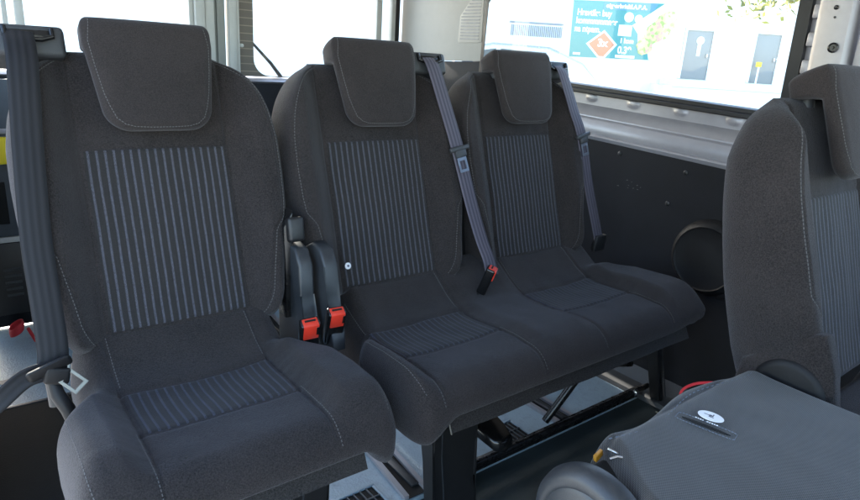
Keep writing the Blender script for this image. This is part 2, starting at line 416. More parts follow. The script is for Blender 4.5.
# belt line of the wall drops a little towards the front, as the body does
def zb(y): return 0.043 * (y - 1.5)
sw = thing('side_wall', (XW, 1.5, 0), 'side wall of the van, silver metal above a dark hardboard panel with a long window', 'van wall')
BASE = Vector((XW, 1.5, 0))
def strip(prof, y0, y1, name, mat, parent, ny=24, slope=1.0, bumps=None):
    """profile [(x,z)...] swept along the wall following the belt line"""
    verts, faces = [], []; n = len(prof)
    for j in range(ny + 1):
        y = y0 + (y1 - y0) * j / ny
        for (x, z) in prof: verts.append(Vector((x, y, z + zb(y) * slope)) - BASE)
    for j in range(ny):
        for i in range(n - 1):
            a = j * n + i; faces.append((a, a + 1, a + n + 1, a + n))
    me = mesh(name, verts, faces, mat, smooth=True)
    try: me.set_sharp_from_angle(angle=R(28))
    except Exception: pass
    return link(name, me, parent)
# dark card
prof = [(XW, 0.02), (XW, 0.30), (XW, 0.60), (XW, 0.878), (XW + 0.004, 0.882), (XW + 0.03, 0.882)]
strip(prof, -2.3, 2.755, 'hardboard_panel', 'card', sw, ny=2)
# folded silver sheet: bright lip, sloping face, step, ledge, upright strip
prof = [(XW + 0.012, 0.868), (XW - 0.001, 0.872), (XW - 0.006, 0.884), (XW - 0.002, 0.889), (XW + 0.006, 0.892)]
strip(prof, 0.0, 2.2, 'bottom_lip', 'silver_paint', sw)
prof = [(XW + 0.006, 0.892), (XW + 0.004, 0.905), (XW + 0.006, 0.925), (XW + 0.016, 0.942), (XW + 0.026, 0.948), (XW + 0.030, 0.9485), (XW + 0.031, 0.953), (XW + 0.036, 0.958), (XW + 0.058, 0.986), (XW + 0.066, 0.990)]
strip(prof, -2.3, 2.2, 'sheet_metal_rail', 'silver_paint', sw)
def strip_bumped():
    ny, nz = 420, 16; verts, faces = [], []; cs = [0.62 + 0.19 * k for k in range(8)]
    for j in range(ny + 1):
        y = 0.0 + 2.2 * j / ny
        for i in range(nz + 1):
            z = 0.990 + 0.045 * i / nz; d = 0
            for c in cs:
                q = ((y - c) / 0.022) ** 2 + ((z - 1.018) / 0.014) ** 2; d += math.exp(-q * q)
            verts.append(Vector((XW + 0.066 - 0.006 * d, y, z + zb(y))) - BASE)
    for j in range(ny):
        for i in range(nz): a = j * (nz + 1) + i; faces.append((a, a + 1, a + nz + 2, a + nz + 1))
    link('dimpled_strip', mesh('dimpled_strip', verts, faces, 'silver_paint'), sw)
strip_bumped()
prof = [(XW + 0.066, 1.030), (XW + 0.046, 1.030), (XW + 0.040, 1.034), (XW + 0.040, 1.044), (XW + 0.048, 1.048), (XW + 0.048, 1.060), (XW + 0.062, 1.064), (XW + 0.075, 1.064)]
strip(prof, 0.83, 2.26, 'window_seal', 'seal', sw)
# upright seals at both ends of the glass
g = G()
g.prism([(XW + 0.040, 0.862, 1.036), (XW + 0.075, 0.862, 1.036), (XW + 0.075, 0.826, 1.036), (XW + 0.040, 0.826, 1.036)], (0, 0.012, 0.6), 0.003)
g.prism([(XW - 0.014, 2.146, 1.055), (XW + 0.077, 2.300, 1.055), (XW + 0.077, 2.262, 1.055), (XW - 0.013, 2.128, 1.055)], (0, -0.02, 0.6), 0.003)
g.build('window_seal', 'seal', sw)
g = G(); g.box((XW + 0.070, 0.82, 1.03), (XW + 0.074, 2.29, 1.62)); g.build('window_glass', 'glass', sw)
# inner pillar between the windows
g = G()
g.box((XW + 0.06, 0.795, 0.99), (XW + 0.075, 0.835, 1.62), 0.002)
for k in range(7): g.box((XW + 0.035, 0.800, 1.075 + 0.075 * k), (XW + 0.062, 0.826, 1.115 + 0.075 * k), 0.006)
g.build('pillar_flange', 'silver_paint', sw)
g = G()
g.prism([(XW + 0.05, 0.800, 0.99), (XW + 0.008, 0.788, 0.99), (XW, 0.775, 0.99), (XW, 0.705, 0.99), (XW + 0.012, 0.695, 0.99), (XW + 0.06, 0.69, 0.99)], (0, 0.02, 0.63), 0.0)
pil = g.build('pillar', 'silver_paint', sw)
pil['label'] = 'upright silver pillar with round black knob'
g = G(); g.disc((XW - 0.001, 0.737, 1.222), (-1, 0, 0), [(0, 0.0135), (0.003, 0.0135), (0.004, 0.010), (0.002, 0.009), (0.002, 0.004), (0.006, 0.003), (0.006, 0)], 28)
g.build('knob', 'gloss_black', pil)
g = G(); g.disc((XW + 0.000, 0.753, 1.325), (-1, 0, 0), [(0, 0.006), (0.0022, 0.006), (0.001, 0.004), (0.001, 0)], 20)
g.disc((XW + 0.000, 0.751, 1.300), (-1, 0, 0), [(0, 0.003), (0.0022, 0.003), (0.0025, 0)], 12); g.build('screw_hole', 'gloss_black', pil)
g = G(); g.box((XW + 0.055, 0.50, 0.99), (XW + 0.075, 0.69, 1.62)); g.box((XW + 0.02, 0.655, 1.0), (XW + 0.05, 0.69, 1.62), 0.006)
g.box((XW + 0.03, 0.56, 1.19), (XW + 0.06, 0.64, 1.62), 0.012)
g.box((XW + 0.03, 0.56, 1.0), (XW + 0.06, 0.64, 1.16), 0.012)
g.build('inner_panel', 'silver_paint', sw)
# round studs on the card
for (y, z) in ((1.361, 0.838), (1.094, 0.815), (1.14, 0.70), (2.05, 0.86)):
    g = G(); g.disc((XW, y, z), (-1, 0, 0), [(0, 0.0085), (0.002, 0.008), (0.0035, 0.005), (0.004, 0.002), (0.004, 0)], 20); g.build('stud', 'black_plastic', sw)
# scuffs
g = G()
for k in range(9):
    y = 1.30 + random.uniform(-0.05, 0.05); z = 0.735 + random.uniform(-0.015, 0.015)
    g.obox((XW - 0.0004, y, z), (0.0004, 0, 0), (0, random.uniform(0.001, 0.004), random.uniform(-.001, .001)), (0, 0, 0.0007))
g.build('scuff', 'cast_grey', sw)
# round loudspeaker cover
g = G(); c = (XW, 0.955, 0.557)
g.disc(c, (-1, 0, 0), [(0, 0.128), (0.018, 0.126), (0.034, 0.119), (0.042, 0.110), (0.0445, 0.106), (0.042, 0.1045), (0.040, 0.100), (0.043, 0.05), (0.0435, 0)], 72)
g.obox((XW - 0.01, 0.872, 0.452), (0.01, 0, 0), (0, 0.035, -0.008), (0, 0.004, 0.012), 0.004)
sp = g.build('speaker_cover', 'speaker_black', sw, angle=60)
# cream trim over the rear quarter with a slatted vent
g = G(); g.prism([(XW - 0.012, 2.146, 1.128), (XW - 0.012, 2.765, 1.108), (XW - 0.012, 2.765, 1.62), (XW - 0.012, 2.132, 1.62)], (0.02, 0.022, 0), 0.003)
qt = g.build('quarter_trim', 'cream_trim', sw); qt['label'] = 'pale cream quarter trim with slatted air vent'
vp = [(2.165, 1.205), (2.300, 1.203), (2.306, 1.212), (2.300, 1.318), (2.205, 1.415), (2.150, 1.44), (2.145, 1.21)]
g = G(); g.prism([(XW - 0.0165, y, z) for y, z in vp], (0.006, 0, 0), 0.0015); vf = g.build('vent_frame', 'cream_trim', qt)
def vx(z):
    return 2.290 if z < 1.318 else 2.290 - (z - 1.318) * 0.98
g = G()
for k in range(15):
    z = 1.220 + 0.0135 * k; y1 = vx(z)
    if y1 < 2.18: break
    g.obox((XW - 0.0172, (2.163 + y1) / 2, z), (0.0010, 0, 0), (0, (y1 - 2.163) / 2, 0), (0, 0, 0.0030), 0)
g.build('vent_slots', 'grille_grey', qt)
g = G(); g.disc((XW - 0.012, 2.153, 1.218), (-1, 0, 0), [(0, 0.003), (0.003, 0.003), (0.003, 0)], 12); g.build('screw', 'gloss_black', qt)
# dark lower quarter panel and skirting at the floor
g = G(); g.prism([(XW - 0.008, 2.05, 0.88), (XW - 0.008, 2.765, 0.88), (XW - 0.008, 2.765, 1.106), (XW - 0.008, 2.147, 1.126), (XW - 0.008, 2.05, 1.055)], (0.05, 0, 0), 0.003); g.build('lower_quarter_panel', 'card', sw)
g = G(); g.prism([(XW - 0.002, 0.0, 0.0), (XW - 0.085, 0.0, 0.0), (XW - 0.08, 0.0, 0.016), (XW - 0.03, 0.0, 0.03), (XW - 0.002, 0.0, 0.075)], (0, 2.76, 0)); g.build('floor_skirting', 'mid_plastic', sw)

# rear doors: two leaves meeting at X about 1.03
def rear_door(x0, x1, label, extra):
    global BASE
    BASE = Vector(((x0 + x1) / 2, YR, 0)); d = thing('rear_door', BASE, label, 'van door', 'rear doors of the van')
    g = G(); g.box((x0, YR, 0.01), (x1, YR + 0.04, 0.985), 0.004); g.build('inner_panel', 'card', d)
    g = G(); g.prism([(x0, YR - 0.002, 0.972), (x0, YR - 0.012, 0.980), (x0, YR + 0.015, 0.996), (x0, YR + 0.05, 1.0), (x0, YR + 0.05, 0.972)], (x1 - x0, 0, 0)); g.build('window_ledge', 'silver_paint', d)
    extra(d); return d
def leftdoor(d):
    g = G(); g.box((0.262, YR - 0.02, 0.99), (0.290, YR + 0.05, 1.62), 0.006); g.box((0.225, YR + 0.01, 0.99), (0.242, YR + 0.05, 1.62), 0.004)
    g.build('window_pillar', 'pillar_trim', d)
    g = G(); g.box((0.873, YR + 0.0, 1.0), (0.892, YR + 0.05, 1.62), 0.003); g.box((0.892, YR - 0.02, 1.0), (0.935, YR + 0.03, 1.62), 0.010); g.box((0.935, YR - 0.01, 1.0), (0.975, YR + 0.03, 1.62), 0.006); g.build('window_pillar', 'pillar_trim', d)
    g = G(); g.box((0.977, YR + 0.004, 1.0), (0.985, YR + 0.03, 1.62), 0.002); g.box((0.987, YR - 0.002, 1.0), (1.022, YR + 0.03, 1.62), 0.004); g.build('centre_seal', 'pillar_dark', d)
    g = G(); g.box((0.10, YR + 0.030, 0.99), (0.873, YR + 0.034, 1.62)); g.build('window_glass', 'glass', d)
    # lower left: blue grey trim with a dark pull recess, yellow sticker block, vented dark cover
    g = G(); g.box((0.03, YR - 0.03, 0.385), (0.40, YR - 0.001, 0.965), 0.006); tr = g.build('door_trim_panel', 'door_trim', d)
    g = G(); g.box((0.05, YR - 0.036, 0.435), (0.160, YR - 0.029, 0.595), 0.003, 4)
    g.build('pull_recess', 'dark_void', tr)
    g = G(); g.prism([(0.06, YR - 0.05, 0.655), (0.206, YR - 0.05, 0.665), (0.188, YR - 0.05, 0.760), (0.06, YR - 0.05, 0.765)], (0, 0.022, 0), 0.005); g.build('yellow_latch_cover', 'yellow_plastic', tr)
    g = G(); g.box((0.06, YR - 0.042, 0.772), (0.19, YR - 0.030, 0.790), 0.003); g.build('latch_plate', 'silver_paint', tr)
    g = G(); g.box((0.03, YR - 0.034, 0.362), (0.45, YR - 0.002, 0.383), 0.003); g.build('trim_strip', 'pillar_trim', d)
    g = G(); g.box((0.03, YR - 0.03, 0.07), (0.45, YR - 0.001, 0.36), 0.004); cv = g.build('vented_cover', 'black_plastic', d)
    g = G()
    for k in range(5): g.box((0.118, YR - 0.033, 0.145 + 0.026 * k), (0.172, YR - 0.029, 0.156 + 0.026 * k), 0.0015)
    g.build('vent_slots', 'mid_plastic', cv)
rear_door(0.03, 1.026, 'left rear van door with yellow latch cover and bright window, behind the single seat', leftdoor)
def heated(name='heated'):
    m, n, l, b = new_mat('heated'); tc = tex_coord(n); sx = n.new('ShaderNodeSeparateXYZ'); l.new(tc.outputs['Object'], sx.inputs[0])
    f = math_node(n, l, 'GREATER_THAN', math_node(n, l, 'FRACT', math_node(n, l, 'DIVIDE', sx.outputs[2], 0.032)), 0.88)
    l.new(mix_col(n, l, f, (0.10, 0.085, 0.07), (0.22, 0.18, 0.14)), b.inputs['Base Color']); setp(b, Roughness=0.5); MATS['heated'] = m
heated()
def rightdoor(d):
    g = G(); g.box((1.032, YR - 0.018, 1.0), (1.068, YR + 0.03, 1.62), 0.008); g.box((1.068, YR - 0.005, 1.0), (1.084, YR + 0.03, 1.62), 0.004); g.build('window_pillar', 'pillar_trim', d)
    # rounded lower left corner of the pane: printed band follows it
    g = G(); pts = [(1.084, 1.62), (1.084, 1.0), (1.40, 1.0), (1.30, 1.004)]
    cx, cz, r = 1.225, 1.078, 0.074
    for k in range(0, 11):
        a = math.pi * 1.5 - math.pi / 2 * k / 10; pts.append((cx + r * math.cos(a), cz + r * math.sin(a)))
    pts += [(1.152, 1.62)]
    g.prism([(x, YR + 0.012, z) for x, z in pts], (0, 0.006, 0)); g.build('printed_border', 'heated', d)
    g = G(); g.box((1.084, YR + 0.020, 0.99), (1.90, YR + 0.024, 1.62)); g.build('window_glass', 'glass', d)
    g = G(); g.box((1.79, YR - 0.0, 1.0), (1.822, YR + 0.03, 1.62), 0.004); g.box((1.866, YR - 0.02, 1.0), (1.89, YR + 0.03, 1.62), 0.004); g.build('window_pillar', 'pillar_trim', d)
    g = G(); g.box((1.892, YR - 0.006, 1.0), (1.925, YR + 0.03, 1.62), 0.004); g.build('door_seal', 'seal', d)
    g = G(); g.disc((1.092, YR + 0.01, 1.13), (0, -1, 0), [(0, 0.008), (0.016, 0.008), (0.018, 0.004), (0.018, 0)], 14); g.build('hinge_stop', 'pillar_trim', d)
    # wiper resting outside the pane
    g = G(); g.tube([(1.15, YR + 0.05, 1.155), (1.25, YR + 0.055, 1.06), (1.31, YR + 0.05, 0.985)], [0.006, 0.008, 0.010], 8); g.build('wiper', 'seal', d)
rear_door(1.028, 1.93, 'right rear van door with printed window border and outside wiper, behind the middle seat', rightdoor)

# ------------------------------------------------------------------ seats
AB = R(17.3)
OB = Vector((0, 1.262, 0.53)); UB = Vector((0, math.sin(AB), math.cos(AB))); NB = Vector((0, -math.cos(AB), math.sin(AB)))
def PB(x, t, n): return Vector((x, 0, 0)) + OB + UB * t + NB * n
def PBK(x, t, n):
    return PB(x, t + 0.016 * (1 - sm(0.135, 0.185, abs(x))) * (1 - sm(0.0, 0.10, t)), n)
HWT = smooth_tab([(0.0, 0.200), (0.02, 0.216), (0.054, 0.232), (0.112, 0.241), (0.197, 0.256), (0.27, 0.266), (0.34, 0.268), (0.41, 0.266), (0.47, 0.256), (0.514, 0.241), (0.55, 0.220), (0.575, 0.195), (0.592, 0.168), (0.600, 0.14)], 0.014)
def hw_back(t): return interp(HWT, t)
def f_back(x, t):
    a = abs(x)
    up = sm(0.50, 0.60, t)
    h = (0.046 - 0.022 * up) * sm(0.147, 0.215, a)
    h += 0.004 * math.exp(-((a) / 0.10) ** 2)                                # slight belly
    h -= 0.0045 * math.exp(-((a - 0.148) / 0.0045) ** 2)                     # bolster seam
    h -= 0.0022 * math.exp(-((a - hw_back(t) + 0.0235 + 0.018 * sm(0.235, 0.195, t)) / 0.0028) ** 2)
    h -= 0.0030 * math.exp(-((t - 0.405) / 0.004) ** 2) * (1 - sm(0.14, 0.15, a))
    h += 0.0030 * noise.noise(Vector((x * 9, t * 8, 1.7))) + 0.0012 * noise.noise(Vector((x * 26, t * 16, 5)))
    h += 0.0012 * noise.noise(Vector((t * 70, a * 4, 3))) * math.exp(-((a - 0.160) / 0.022) ** 2)
    return h
def b_back(x, t): return interp(((0.0, -0.135), (0.12, -0.138), (0.25, -0.128), (0.5, -0.104), (0.6, -0.07)), t)
ZERO = Vector((0, 0, 0))
ME = {}
v_, f_ = pad(lambda t: -hw_back(t), hw_back, 0.0, 0.602, f_back, b_back, -0.030, 0.030, 0.026, 0.040, PBK, 170, 180, rb=0.060)
ME['backrest'] = mesh('backrest', v_, f_, 'fabric')
ME['panel'] = patch(-0.143, 0.143, 0.020, 0.402, f_back, PBK, 110)
def seam_pts(sg):
    pts = []
    for k in range(110):
        t = 0.012 + 0.565 * k / 109
        x = sg * (hw_back(t) - 0.020 - 0.018 * sm(0.235, 0.195, t) - 0.006 * sm(0.53, 0.58, t))
        e = edge(hw_back(t) - abs(x), 0.030) * edge(0.602 - t, 0.040) * edge(t, 0.026)
        pts.append(PBK(x, t, -0.030 + (f_back(x, t) + 0.030) * e + 0.0003))
    return pts
def merge(me, stitch):
    """sews thread meshes into the part's own mesh as a second material"""
    bm = bmesh.new(); bm.from_mesh(me); n = len(bm.faces)
    for m_ in stitch: bm.from_mesh(m_)
    bm.faces.ensure_lookup_table()
    for f in bm.faces[n:]: f.material_index = 1; f.smooth = False
    bm.to_mesh(me); bm.free(); me.materials.append(stitch[0].materials[0]); return me
def join(name, mes, mat):
    bm = bmesh.new()
    for m_ in mes: bm.from_mesh(m_)
    me = bpy.data.meshes.new(name); bm.to_mesh(me); bm.free(); me.materials.append(MATS[mat]); return me
merge(ME['backrest'], [stitches(seam_pts(1), NB), stitches(seam_pts(-1), NB)])

# headrest
def hwh(t):
    w = interp(((0.428, 0.100), (0.60, 0.124), (0.648, 0.124)), t)
    q = max(0.0, (0.428 + 0.042 - t) / 0.042); w -= 0.046 * (1 - math.sqrt(max(0, 1 - q * q)))
    q = max(0.0, (t - (0.648 - 0.022)) / 0.022); return w - 0.016 * (1 - math.sqrt(max(0, 1 - min(q, 1) ** 2)))
def f_head(x, t): return 0.072 - 0.010 * (x / 0.12) ** 2 + 0.004 * math.sin((t - 0.43) / 0.22 * math.pi) + 0.0008 * noise.noise(Vector((x * 14, t * 14, 3)))
def b_head(x, t): return 0.036 - 0.058 * sm(0.584, 0.600, t)
v_, f_ = pad(lambda t: -hwh(t), hwh, 0.428, 0.648, f_head, b_head, 0.052, 0.026, 0.020, 0.024, PB, 90, 110)
# keep the parting level inside the deep upper block by leaning on a back level that varies: a plain pad is enough here
ME['headrest'] = mesh('headrest', v_, f_, 'fabric_head')
def head_seam():
    pts = []
    L = [(sg_ * a, b) for sg_, q_ in ((-1, 1), (1, -1)) for a, b in ((0.108, 0.64), (0.114, 0.60), (0.108, 0.55), (0.100, 0.50), (0.093, 0.475), (0.084, 0.452), (0.070, 0.440), (0.052, 0.435), (0.02, 0.4335))[::q_]]
    for (x0, t0), (x1, t1) in zip(L, L[1:]):
        for k in range(8):
            x = x0 + (x1 - x0) * k / 8; t = t0 + (t1 - t0) * k / 8
            e = edge(hwh(t) - abs(x), 0.026) * edge(0.648 - t, 0.024) * edge(t - 0.428, 0.020)
            pts.append(PB(x, t, 0.052 + (f_head(x, t) - 0.052) * e + 0.0003))
    return pts
merge(ME['headrest'], [stitches(head_seam(), NB, step=0.006, ln=0.0038, w=0.0006)])
g = G()
g.tube([PB(0, 0.57, -0.008), PB(0, 0.62, 0.002)], 0.006, 12); _o = g.build('headrest_post', 'steel', None, base=ZERO); ME['post'] = _o.data; bpy.data.objects.remove(_o)
g = G(); g.tube([PB(0, 0.578, -0.006), PB(0, 0.597, -0.003)], 0.014, 20); _o = g.build('post_collar', 'mid_plastic', None, base=ZERO); ME['collar'] = _o.data; bpy.data.objects.remove(_o)

# belt guide on the shoulder, centred at local x = 0
g = G(); c = PB(0, 0.606, -0.03)
g.obox(c, (0.060, 0, 0), UB * 0.030, NB * 0.055, 0.010, 3)
_o = g.build('belt_guide', 'mid_plastic', None, base=ZERO, angle=60); ME['guide'] = _o.data; bpy.data.objects.remove(_o)
g = G(); g.obox(PB(0, 0.618, 0.0255), (0.034, 0, 0), UB * 0.0065, NB * 0.0025, 0.002)
g.tube([PB(-0.038, 0.628, 0.027), PB(-0.038, 0.612, 0.030), PB(-0.02, 0.606, 0.032), PB(0.02, 0.606, 0.032), PB(0.038, 0.612, 0.030), PB(0.038, 0.628, 0.027)], 0.005, 10)
_o = g.build('guide_slot', 'gloss_black', None, base=ZERO); ME['slot'] = _o.data; bpy.data.objects.remove(_o)

def put(name, key, parent, cx, dy):
    """shared mesh placed relative to the thing's base"""
    return link(name, ME[key], parent, (cx - BASE.x, dy - BASE.y, -BASE.z))
def put_sub(name, key, parent): return link(name, ME[key], parent)
def backrest(root, cx, dy, guide=None):
    b = put('backrest', 'backrest', root, cx, dy)
    put_sub('striped_panel', 'panel', b)
    h = put('headrest', 'headrest', root, cx, dy); 
    for sx in (-0.07, 0.07):
        for nm, ky in (('headrest_post', 'post'), ('post_collar', 'collar')): put_sub(nm, ky, h).location.x = sx
    if guide is not None:
        gd = put('belt_guide', 'guide', root, cx + guide, dy); put_sub('guide_slot', 'slot', gd)
    return b
def tongue(parent_belt, c, d, n, size=1.0, mat='steel', body='mid_plastic'):
    """buckle tongue: plastic grip across the webbing and a metal loop hanging below"""
    c, d, n = Vector(c), Vector(d).normalized(), Vector(n).normalized(); s_ = d.cross(n).normalized()
    g = G(); g.obox(c, s_ * 0.033 * size, d * 0.0065 * size, n * 0.006, 0.004, 3); g.obox(c + d * 0.012 * size, s_ * 0.019 * size, d * 0.012 * size, n * 0.005, 0.004, 2)
    g.build('tongue_grip', body, parent_belt)
    g = G(); k = c + d * 0.040 * size
    for sg in (-1, 1): g.obox(k + s_ * sg * 0.0125 * size, s_ * 0.0032 * size, d * 0.020 * size, n * 0.0012, 0.0008, 1)
    g.obox(k + d * 0.0195 * size, s_ * 0.0157 * size, d * 0.004 * size, n * 0.00125, 0.0008, 1)
    g.obox(k - d * 0.012 * size, s_ * 0.0156 * size, d * 0.005 * size, n * 0.00125, 0.0008, 1)
    g.build('tongue_plate', mat, parent_belt)
def buckle(root, c, d, n, s=1.0):
    """receiver: dark body with a red press button on top"""
    c, d, n = Vector(c), Vector(d).normalized(), Vector(n).normalized(); s_ = d.cross(n).normalized()
    n = (n - d * n.dot(d)).normalized(); s_ = d.cross(n).normalized()
    g = G(); g.obox(c - d * 0.028 * s - n * 0.004, s_ * 0.0185 * s, d * 0.046 * s, n * 0.013, 0.005, 3); b = g.build('buckle', 'gloss_black', root)
    g = G(); g.obox(c + n * 0.0085, s_ * 0.0142 * s, d * 0.0185 * s, n * 0.0032, 0.0016, 2)
    g.obox(c + d * 0.0172 * s - n * 0.002, s_ * 0.0142 * s, d * 0.0022, n * 0.010, 0.001, 1)
    g.build('release_button', 'red_plastic', b)
    g = G(); g.obox(c + d * 0.0195 * s - n * 0.004, s_ * 0.010 * s, d * 0.0012, n * 0.0022); g.build('latch_slot', 'dark_void', b)
    g = G(); g.obox(c + s_ * 0.0115 * s + n * 0.0112 + d * 0.003, s_ * 0.0022 * s, d * 0.011 * s, n * 0.0010, 0.0006, 1); g.build('latch_catch', 'gloss_black', b)
    g = G(); g.obox(c - d * 0.10 - n * 0.01, s_ * 0.011, d * 0.045, n * 0.003, 0.002, 1); g.build('stalk', 'black_plastic', b)
    return b

# cushions: t runs from the front edge backwards
YF = 0.832
def cushion_mesh(xa, xb, centres, name, mids=()):
    """xa, xb: outer edges; centres: seat middles (low zones); mids: raised zones between seats"""
    def prof_z(y):
        return interp(ZT, y)
    def F(x, t):
        y = YF + t; z = prof_z(y); dd = min(abs(x - c) for c in centres)
        edge_side = x < centres[0] or x > centres[-1]
        h = (0.034 if edge_side else 0.014) * sm(0.145, 0.20, dd) * sm(0.0, 0.10, t) * (1 - (0.95 if edge_side else 0.5) * sm(1.12 + 0.03 * (edge_side and x > centres[-1]), 1.20, y))
        z += h
        z -= 0.0045 * math.exp(-((dd - 0.148) / 0.005) ** 2)
        if dd < 0.15:
            z -= 0.0035 * math.exp(-((y - 0.995) / 0.005) ** 2) + 0.0040 * math.exp(-((y - 1.150) / 0.006) ** 2)
            z -= 0.006 * math.cos(dd / 0.15 * math.pi / 2) * sm(0.05, 0.15, t)
        z += 0.0045 * noise.noise(Vector((x * 7, y * 7, 9.1))) + 0.0018 * noise.noise(Vector((x * 20, y * 16, 2)))
        z += 0.0016 * noise.noise(Vector((y * 60, x * 3, 3))) * math.exp(-((dd - 0.160) / 0.022) ** 2)
        return z
    hi = 1.0 if xb > 1.5 else 0.0      # the wall end of the bench is cut higher
    def md(x, t): return 0.425 + 0.032 * hi * sm(xb - 0.22, xb - 0.02, x)
    def Bk(x, t): return 0.358 + 0.062 * hi * sm(xb - 0.12, xb - 0.05, x) + 0.060 * sm(0.03, 0.10, min(x - xa, xb - x)) * sm(0.30, 0.12, t) * (1 - hi * sm(xb - 0.12, xb - 0.05, x))
    def xl(t): return xa + 0.038 * (1 - edge(t, 0.085, 2.2)) + 0.060 * sm(0.24, 0.34, t)
    def xr(t): return xb - 0.038 * (1 - edge(t, 0.085, 2.2)) - 0.075 * sm(0.24, 0.36, t)
    v, f = pad(xl, xr, 0.0, 0.50, F, Bk, md, 0.045, 0.060, 0.03, lambda x, t, n: Vector((x, YF + t, n)) - BASE, int(260 * (xb - xa) / 0.55) if xb - xa < 0.8 else 340, 150, rb=0.028, pw=3.5)
    me = mesh(name, v, f, 'fabric')
    def surf(x, t):
        e = edge(min(x - xl(t), xr(t) - x), 0.045) * edge(t, 0.060) * edge(0.50 - t, 0.03)
        return Vector((x, YF + t, md(x, t) + (F(x, t) - md(x, t)) * e))
    return me, F, surf
ZT = smooth_tab([(0.82, 0.478), (0.86, 0.488), (0.90, 0.494), (0.98, 0.494), (1.06, 0.486), (1.13, 0.484), (1.18, 0.500), (1.23, 0.532), (1.26, 0.556), (1.29, 0.575), (1.36, 0.58)], 0.03)
def cushion(root, xa, xb, centres):
    me, F, surf = cushion_mesh(xa, xb, centres, 'seat_cushion')
    c = link('seat_cushion', me, root)
    for cx in centres:
        p = patch(cx - 0.144, cx + 0.144, 0.165, 0.316, F, lambda x, t, n: Vector((x, YF + t, n)) - BASE, 80, mat='stripes_shaded')
        link('striped_insert', p, c)
    sts = []
    for cx in centres:
        for sg in (-1, 1):
            if (sg == -1 and cx != centres[0]) or (sg == 1 and cx != centres[-1]): pass
            pts = [surf(cx + sg * (0.1535), 0.006 + 0.165 * k / 40) - BASE + Vector((0, 0, 0.0004)) for k in range(41)]
            sts.append(stitches(pts, (0, -0.5, 0.8)))
            pts = [surf(cx + sg * (0.142), 0.335 + 0.10 * k / 30) - BASE + Vector((0, 0, 0.0006)) for k in range(31)]
            sts.append(stitches(pts, (0, -0.5, 0.8)))
    # piping seam round the outer bolsters
    for sg, xe in ((-1, xa), (1, xb)):
        pts = []
        for k in range(80):
            t = 0.03 + 0.27 * k / 79; x = xe - sg * (0.020 + 0.030 * (1 - edge(t, 0.085, 2.2)))
            pts.append(surf(x, t) - BASE + Vector((0, 0, 0.0003)))
        sts.append(stitches(pts, (sg * 0.5, 0, 0.8)))
    merge(me, sts)
    return c
def valance(root, x0, x1):
    g = G(); n = 30
    top = []; bm = g.bm
    def zz(x): return 0.0
    rows = []
    for i in range(n + 1):
        x = x0 + (x1 - x0) * i / n; w = 0.004 * noise.noise(Vector((x * 6, 0, 4)))
        rows.append([bm.verts.new((x, YF + 0.050 + w, 0.430)), bm.verts.new((x, YF + 0.040 + w, 0.400)), bm.verts.new((x, YF + 0.022 + w, 0.364)), bm.verts.new((x, YF + 0.025 + w, 0.362)), bm.verts.new((x, YF + 0.044 + w, 0.400)), bm.verts.new((x, YF + 0.054 + w, 0.430))])
    for a, b in zip(rows, rows[1:]):
        for k in range(5): bm.faces.new((a[k], a[k+1], b[k+1], b[k]))
    bm.faces.new(rows[0]); bm.faces.new(rows[-1][::-1])
    v = g.build('valance', 'carpet', root)
    g = G(); g.tube([(x0, YF + 0.022, 0.363), (x0, YF + 0.040, 0.400), (x0, YF + 0.049, 0.425)], 0.0016, 6); g.build('valance_edge', 'cast_grey', v)
    return v
def seat_pan(root, x0, x1):
    g = G(); g.box((x0, YF + 0.07, 0.335), (x1, 1.30, 0.352), 0.004); g.build('seat_pan', 'black_metal', root)
def pedestal(root, xc, y0, w, splay):
    """broad moulded leg, wider at the foot"""
    g = G()
    pts = [(y0 - 0.025, 0.352), (y0 + 0.05, 0.352), (y0 + 0.03, 0.18), (y0 + 0.04, 0.0), (y0 - 0.01, 0.0), (y0 - 0.0, 0.10), (y0 - 0.012, 0.22)]
    bm = g.bm; A = [bm.verts.new((xc - w/2 + splay * (0.35 - z), y, z)) for y, z in pts]; B = [bm.verts.new((xc + w/2 + splay * (0.35 - z), y, z)) for y, z in pts]
    bm.faces.new(A[::-1]); bm.faces.new(B); n = len(pts)
    for i in range(n): bm.faces.new((A[i], A[(i+1) % n], B[(i+1) % n], B[i]))
    bmesh.ops.bevel(bm, geom=list(bm.edges), offset=0.006, segments=2, affect='EDGES')
    leg = g.build('leg', 'black_plastic', root)
    g = G(); g.tube([(xc - w/2 + 0.028 + splay * 0.02, y0 - 0.022, 0.33), (xc - w/2 + 0.030 + splay * 0.15, y0 - 0.010, 0.20), (xc - w/2 + 0.034 + splay * 0.34, y0 - 0.008, 0.01)], 0.0022, 6); g.build('leg_ridge', 'grey_plastic', leg)
    return leg

# --- single seat on the left
BASE = Vector((0.357, 1.10, 0))
s1 = thing('passenger_seat', BASE, 'single rear seat, leftmost of the back row, with its belt hanging on the left', 'van seat')
backrest(s1, 0.357, 0, -0.205)
cushion(s1, 0.080, 0.638, [0.345])
valance(s1, 0.15, 0.565); seat_pan(s1, 0.14, 0.58)
pedestal(s1, 0.50, 0.98, 0.09, 0.0); pedestal(s1, 0.20, 0.98, 0.09, 0.0)
pb = lambda cx, x, t, n: PB(x, t, n) + Vector((cx, 0, 0))
path = [(0.135, 0.62, 0.030), (0.133, 0.56, 0.058), (0.120, 0.40, 0.060), (0.110, 0.238, 0.060), (0.109, 0.12, 0.062), (0.107, 0.03, 0.066), (0.098, -0.008, 0.068)]
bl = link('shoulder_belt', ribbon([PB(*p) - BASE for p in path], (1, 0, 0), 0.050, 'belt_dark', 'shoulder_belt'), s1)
path = [(0.105, -0.002, 0.070), (0.06, -0.006, 0.072), (0.01, -0.04, 0.070), (-0.06, -0.09, 0.05)]
